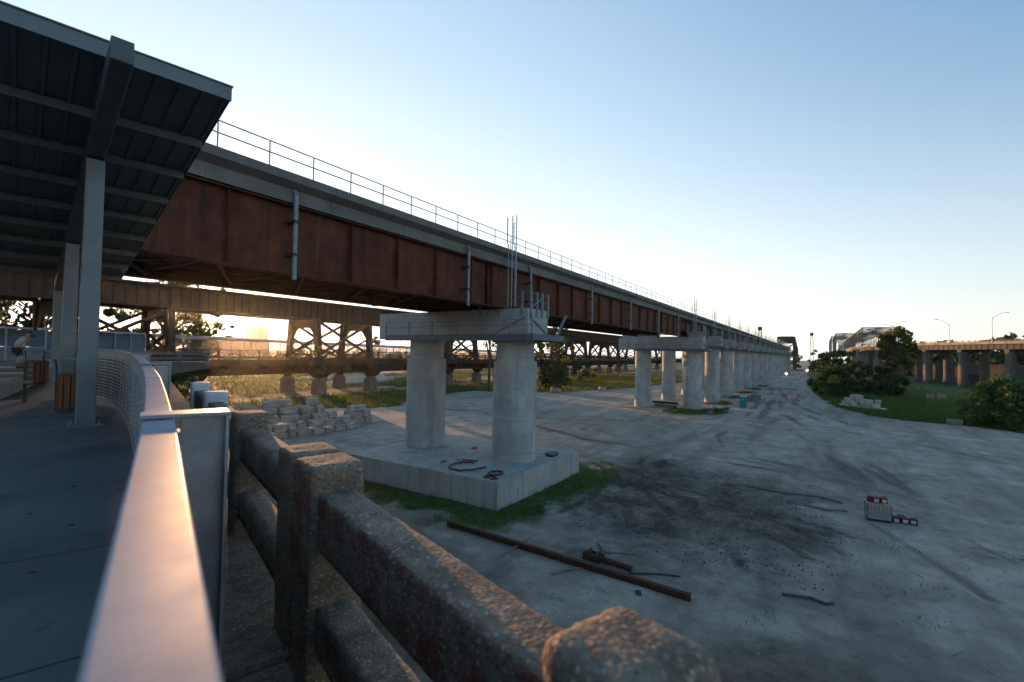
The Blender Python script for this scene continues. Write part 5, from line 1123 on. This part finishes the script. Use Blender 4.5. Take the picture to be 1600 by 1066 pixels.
# ------------------------------------------------------------------ vegetation
def crown(m, clumps, n, size, rg, flat=.6):
    for _ in range(n):
        cx, cy, cz, rx, rz = rg.choice(clumps)
        while True:
            a = V((rg.uniform(-1, 1), rg.uniform(-1, 1), rg.uniform(-1, 1)))
            if .15 < a.length < 1: break
        a *= (a.length ** -.35)      # leaves thicken toward the outside of a clump
        P = V((cx + a.x * rx, cy + a.y * rx, cz + a.z * rz)); s_ = size * rg.uniform(.6, 1.35)
        n1 = V((rg.gauss(0, 1), rg.gauss(0, 1), rg.gauss(0, 1))).normalized(); n2 = n1.cross(V((rg.gauss(0, 1), rg.gauss(0, 1), rg.gauss(0, 1)))).normalized()
        m.add([P - n1 * s_, P + n2 * s_ * flat, P + n1 * s_, P - n2 * s_ * flat], [(0, 1, 2, 3)])
def tree(x, y, h, wd, label, mat_, n=5000, size=.4, seed=1, base=.25, dens=26, name='tree', z0=None, shape=1., cat='tree'):
    rg = random.Random(seed); z = gz(x, y) if z0 is None else z0
    t = thing(name, (x, y, z), label, cat); tr = MB(); cl = []
    lean = V((rg.uniform(-.04, .04), rg.uniform(-.04, .04), 1)); rad = h * .02
    top = V((x, y, z)) + lean * h * .8
    tr.path([V((x, y, z - .3)), V((x, y, z)) + lean * h * .3, V((x, y, z)) + lean * h * .55 + V((rg.uniform(-.3, .3), rg.uniform(-.3, .3), 0)), top], [rad, rad * .8, rad * .5, rad * .15], 8)
    for k in range(dens):
        f = rg.uniform(base, .98); a = rg.uniform(0, 2 * math.pi); prof_ = math.sin(min(1, (f - base) / (1 - base) * .82 + .14) * math.pi) ** .7; out_ = rg.random() < .22; rr_ = wd / 2 * prof_ * (rg.uniform(1., 1.25) if out_ else rg.uniform(.4, 1.)) * shape
        c = V((x + math.cos(a) * rr_, y + math.sin(a) * rr_, z + f * h)); b0 = V((x, y, z)) + lean * h * max(.12, f * .72)
        tr.path([b0, b0.lerp(c, .55) + V((0, 0, .04 * h)), c], [rad * .4, rad * .22, rad * .06], 5)
        q = (rg.uniform(.3, .6) if out_ else rg.uniform(.6, 1.35)) * wd * .13; cl.append((c.x, c.y, c.z, q, q * .75))
    tr.build('trunk', bark, t); m = MB(); crown(m, cl, n, size, rg); m.build('crown', mat_, t); return t
# trees beyond the viaduct at left
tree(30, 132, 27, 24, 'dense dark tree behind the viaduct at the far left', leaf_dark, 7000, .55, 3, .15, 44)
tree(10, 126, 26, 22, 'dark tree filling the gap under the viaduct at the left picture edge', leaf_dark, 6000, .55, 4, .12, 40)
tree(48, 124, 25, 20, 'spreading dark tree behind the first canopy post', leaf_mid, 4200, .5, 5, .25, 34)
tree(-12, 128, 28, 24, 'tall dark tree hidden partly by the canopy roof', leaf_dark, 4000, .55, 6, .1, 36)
tree(59.6, 132, 29, 11.5, 'slender sparse tree beside the low sun', leaf_gold, 2600, .42, 8, .3, 36)
tree(54, 150, 15, 11, 'small bushy tree under the sparse tree by the sun', leaf_gold, 1600, .42, 9, .1, 22)
tree(131, 150, 16, 9, 'small round tree behind the viaduct tower left of the front pier', leaf_mid, 1300, .42, 10, .3, 16)
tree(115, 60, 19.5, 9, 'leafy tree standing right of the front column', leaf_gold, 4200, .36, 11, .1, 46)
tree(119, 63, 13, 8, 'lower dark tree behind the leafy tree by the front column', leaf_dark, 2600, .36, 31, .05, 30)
tree(102.4, 73, 20, 5, 'bare slender trunk left of the front column', leaf_mid, 300, .3, 12, .6, 14)
tree(100.6, 69, 17, 4, 'second bare slender trunk close to the front column', leaf_mid, 200, .3, 13, .65, 12)
for k, (x, y, h, wd, lb) in enumerate(((150, 78, 7, 12, 'vine covered mound of bushes behind the second pier'), (163, 75, 9, 9, 'taller vine covered bush between the second pier columns'), (30, 84, 6, 9, 'dark overgrown bush under the end of the old deck'), (38, 89, 5.5, 9, 'bushy weeds at the foot of the viaduct tower near the sun'), (21, 70, 7, 8, 'dark bush below the distant balustrade'))):
    tree(x, y, h, wd, lb, leaf_dark if k != 3 else leaf_mid, 1800, .3, 20 + k, .05, 20, 'bush', cat='bush')
# right hand trees
tree(173, -17.6, 19, 8.5, 'tall tree with sunlit crown beside the highway truss', leaf_gold, 4800, .5, 41, .42, 46)
tree(168, -14.5, 8, 9.5, 'broad dark tree below the sunlit crown', leaf_dark, 4500, .45, 42, .04, 42)
tree(150, -2.4, 7.6, 8.5, 'round green bush tree at the road edge left of the dark trees', leaf_mid, 5500, .36, 43, .03, 44, 'bush', cat='bush')
tree(178, -9, 9, 8.5, 'dark tree standing behind the round green bush', leaf_dark, 3000, .45, 44, .04, 32)
tree(205, -6, 13, 12, 'dark tree farther along the haul road', leaf_dark, 2400, .5, 46, .05, 28)
tree(101, -23.8, 7.0, 10.5, 'wide leafy bush at the right side of the road', leaf_bush, 9500, .27, 47, .02, 60, 'bush', cat='bush')
tree(110, -33, 7.5, 13, 'second leafy bush cut by the right picture edge', leaf_bush, 4000, .32, 48, .02, 40, 'bush', cat='bush')
for k, (x, y, h) in enumerate(((430, -2, 16), (455, -6, 19), (480, -4, 17), (520, -8, 20), (545, 2, 22), (590, 24, 20))):
    tree(x, y, h, 17, 'far dark tree at the end of the haul road, ' + ['nearest of the row', 'second of the row', 'third of the row', 'fourth of the row', 'behind the red crane', 'beside the dark tower'][k], leaf_dark, 900, 1.0, 60 + k, .05, 18, z0=-3)
# distant woods
def wood_mass(pts, h, n, size, mat_, seed):
    rg = random.Random(seed); m = MB(); cl = []
    for (x0, y0), (x1, y1) in zip(pts, pts[1:]):
        L_ = math.hypot(x1 - x0, y1 - y0); q = int(L_ / 9)
        for k in range(q):
            t_ = rg.random(); hh = h * rg.uniform(.6, 1.1); cl.append((x0 + (x1 - x0) * t_ + rg.uniform(-8, 8), y0 + (y1 - y0) * t_ + rg.uniform(-8, 8), hh * .5 - 4, hh * .5, hh * .55))
    crown(m, cl, n, size, rg); q = m.build('woodland', mat_); tag(q, 'dark distant woodland along the horizon', 'woodland', kind='stuff')
wood_mass([(330, -105), (420, -90), (520, -60), (640, -45)], 26, 11000, 2.6, leaf_dark, 71)
wood_mass([(330, -105), (250, -160), (220, -240)], 27, 9000, 2.4, leaf_dark, 72)
wood_mass([(60, 330), (240, 330), (420, 300), (640, 220), (800, 120)], 14, 5200, 2.0, leaf_mid, 73)
wood_mass([(-160, 260), (-60, 300), (60, 330)], 18, 2200, 2.2, leaf_dark, 74)
# hazy buildings near the sun
for (x, y, wx, wy, h, lb) in ((440, 790, 26, 26, 46, 'pale square tower block on the horizon right of the sun'), (400, 800, 60, 30, 29, 'low broad building on the horizon under the sun')):
    t = thing('distant_building', (x, y, 0), lb, 'building'); m = MB(); m.box(x - wx / 2, x + wx / 2, y - wy / 2, y + wy / 2, -1, h); m.build('wall', hazeb, t)
    m = MB(); m.box(x - wx * .3, x + wx * .3, y - wy * .3, y + wy * .3, h, h + 2.5); m.build('roof', hazeb, t)

# grass, weeds and pebbles
def blades(m, x, y, n, h, spread, rg, wd=.02):
    z = gz(x, y)
    for _ in range(n):
        bx, by = x + rg.gauss(0, spread), y + rg.gauss(0, spread); a = rg.uniform(0, 6.28); hh = h * rg.uniform(.45, 1.2); ln = rg.uniform(.15, .6) * hh; dx, dy = math.cos(a), math.sin(a); w2 = wd * rg.uniform(.7, 1.4)
        m.add([(bx - dy * w2, by + dx * w2, z - .03), (bx + dy * w2, by - dx * w2, z - .03), (bx + dx * ln * .4 + dy * w2 * .7, by + dy * ln * .4 - dx * w2 * .7, z + hh * .6), (bx + dx * ln, by + dy * ln, z + hh), (bx + dx * ln * .4 - dy * w2 * .7, by + dy * ln * .4 + dx * w2 * .7, z + hh * .6)], [(0, 1, 2, 3, 4)])
rg = random.Random(99)
m = MB(); c_ = 0
while c_ < 5200:          # short grass by the footing and under the balustrade
    x, y = rg.uniform(11, 46), rg.uniform(6, 38)
    if 25.2 < x < 37.8 and 17.1 < y < 32.4: c_ += .05; continue
    g_ = ground(x, y)[2]
    if g_ > .35 and rg.random() < g_: blades(m, x, y, 5, .2 if x < 21 else .3, .13, rg, .016)
    c_ += 1
for (x, y) in ((33, -3.2), (32.6, -3.5), (36, .2), (30, 1.5), (29, -1.2), (26, -2.5), (20.5, 2.2), (24.3, -3.6), (34.5, -8.5), (21.6, 1.6), (19.5, 8), (23.8, 4.2), (27.5, -4.2)): blades(m, x, y, 14, .2, .3, rg, .01)
tag(m.build('grass', grassm), 'short green grass round the concrete footing', 'grass', kind='stuff')
m = MB()
for _ in range(9000):
    x, y = rg.uniform(25, 240), rg.uniform(42, 98); g_ = ground(x, y)[2]
    if g_ > .4: blades(m, x, y, 4, .75 if y > 75 else .55, .5, rg, .05 + x * .0003)
tag(m.build('grass', fieldm), 'tall sunlit grass and weeds before the old viaduct', 'grass', kind='stuff')
m = MB()
for _ in range(9000):
    x, y = rg.uniform(20, 330), rg.uniform(101, 215); g_ = ground(x, y)[2]
    if g_ > .45: blades(m, x, y, 4, .7, .8, rg, .1)
tag(m.build('grass', fieldm), 'sunlit field grass beyond the old viaduct', 'grass', kind='stuff')
m = MB()
for _ in range(12000):
    x = rg.uniform(90, 260); y = edge_y(x) - abs(rg.gauss(0, 14)); g_ = ground(x, y)[2]
    if g_ > .4: blades(m, x, y, 5, .6, .5, rg, .06)
for cx, cy in ((92, 20), (94, 16.6), (90, 22), (112, 18), (131, 17.6), (151, 17.6), (170, 17.6), (189, 17.6)):
    for _ in range(60): blades(m, cx + rg.gauss(0, 2.2), cy + rg.gauss(0, 1.3), 5, .55, .4, rg, .04)
tag(m.build('grass', grassm), 'green verge grass along the right road edge and round the piers', 'grass', kind='stuff')
pebm = pm('pebbles', [(.16, .14, .115), (.36, .33, .28)], 3, 3, .9, island=.35)
m = MB()
for _ in range(20000):
    x = 13 + 42 * rg.random() ** 1.4; y = rg.uniform(-16, 26); pd = polyd(x, y, PALE)
    if rg.random() > (1. if pd > -.4 else max(.06, .2 + 1.1 * nz(x, y, .28, 77))): continue
    if 25.2 < x < 37.8 and 17.1 < y: continue
    s_ = .014 + .05 * rg.random() ** 2.2 * (1.0 if rg.random() < .985 else 2.4); z = gz(x, y); a = rg.uniform(0, 6.28)
    e1, e2 = V((math.cos(a), math.sin(a), 0)) * s_, V((-math.sin(a), math.cos(a), 0)) * s_ * rg.uniform(.5, .9); P = V((x, y, z))
    m.add([P - e1, P - e2, P + e1, P + e2, P + V((0, 0, s_ * .8))], [(0, 1, 4), (1, 2, 4), (2, 3, 4), (3, 0, 4)])
tag(m.build('pebbles', pebm), 'scattered pale pebbles over the bare ground', 'pebbles', kind='stuff')
clod = pm('soil_clods', [(.05, .042, .035), (.12, .1, .08)], 3, 3, .95, island=.3)
m = MB()
for _ in range(2600):
    x, y = rg.uniform(24, 48), rg.uniform(-2, 18)
    if polyd(x, y, DARK) + 3 * nz(x, y, .25, 6) < 1: continue
    s_ = rg.uniform(.03, .1); z = gz(x, y) - .01; a = rg.uniform(0, 6.28); e1, e2 = V((math.cos(a), math.sin(a), 0)) * s_, V((-math.sin(a), math.cos(a), 0)) * s_ * rg.uniform(.5, .9); P = V((x, y, z))
    m.add([P - e1, P - e2, P + e1, P + e2, P + V((s_ * .2, 0, s_ * .8))], [(0, 1, 4), (1, 2, 4), (2, 3, 4), (3, 0, 4)])
tag(m.build('soil_clods', clod), 'broken clods of dark soil on the muddy ground', 'soil', kind='stuff')
m = MB()
for _ in range(420):          # twigs and straw in the dirt
    x, y = rg.uniform(22, 52), rg.uniform(-8, 20)
    if nz(x, y, .22, 88) < .02: continue
    a = rg.gauss(.3, .9); ln = .12 + .7 * rg.random() ** 3; z = gz(x, y) + .015; d = V((math.cos(a), math.sin(a), 0)) * ln
    m.tube(V((x, y, z)) - d / 2, V((x, y, z + rg.uniform(0, .05))) + d / 2, .009 + .012 * ln, .006, 4)
tag(m.build('twigs', timber), 'scattered twigs and straw on the bare ground', 'twigs', kind='stuff')
# dead leaves on the walkway
leafd = pm('dead_leaf', [(.05, .03, .02), (.09, .05, .03)], 9, 3, .9)
m = MB()
for (s_, n_) in ((4.2, -.5), (5.1, -.4), (5.6, -.7), (6.4, -.5), (3.2, -.9), (3.6, -1.6), (2.5, -1.1), (2.0, -1.6), (7.2, -1.2), (8.1, -.9), (4.6, -2.2), (6.9, -2.4), (9.5, -1.8), (1.8, -.7)):
    a = rg.uniform(0, 6.28); P = sn(s_, n_, deckz(s_) + .006); e1 = V((math.cos(a), math.sin(a), 0)) * .028; e2 = V((-math.sin(a), math.cos(a), 0)) * .012
    m.add([P - e1, P - e2 + V((0, 0, .01)), P + e1 + V((0, 0, .008)), P + e2], [(0, 1, 2, 3)])
tag(m.build('dead_leaves', leafd), 'a few dead leaves scattered on the walkway', 'leaves', kind='stuff')
for o in bpy.data.objects:
    if '_org' in o: del o['_org']
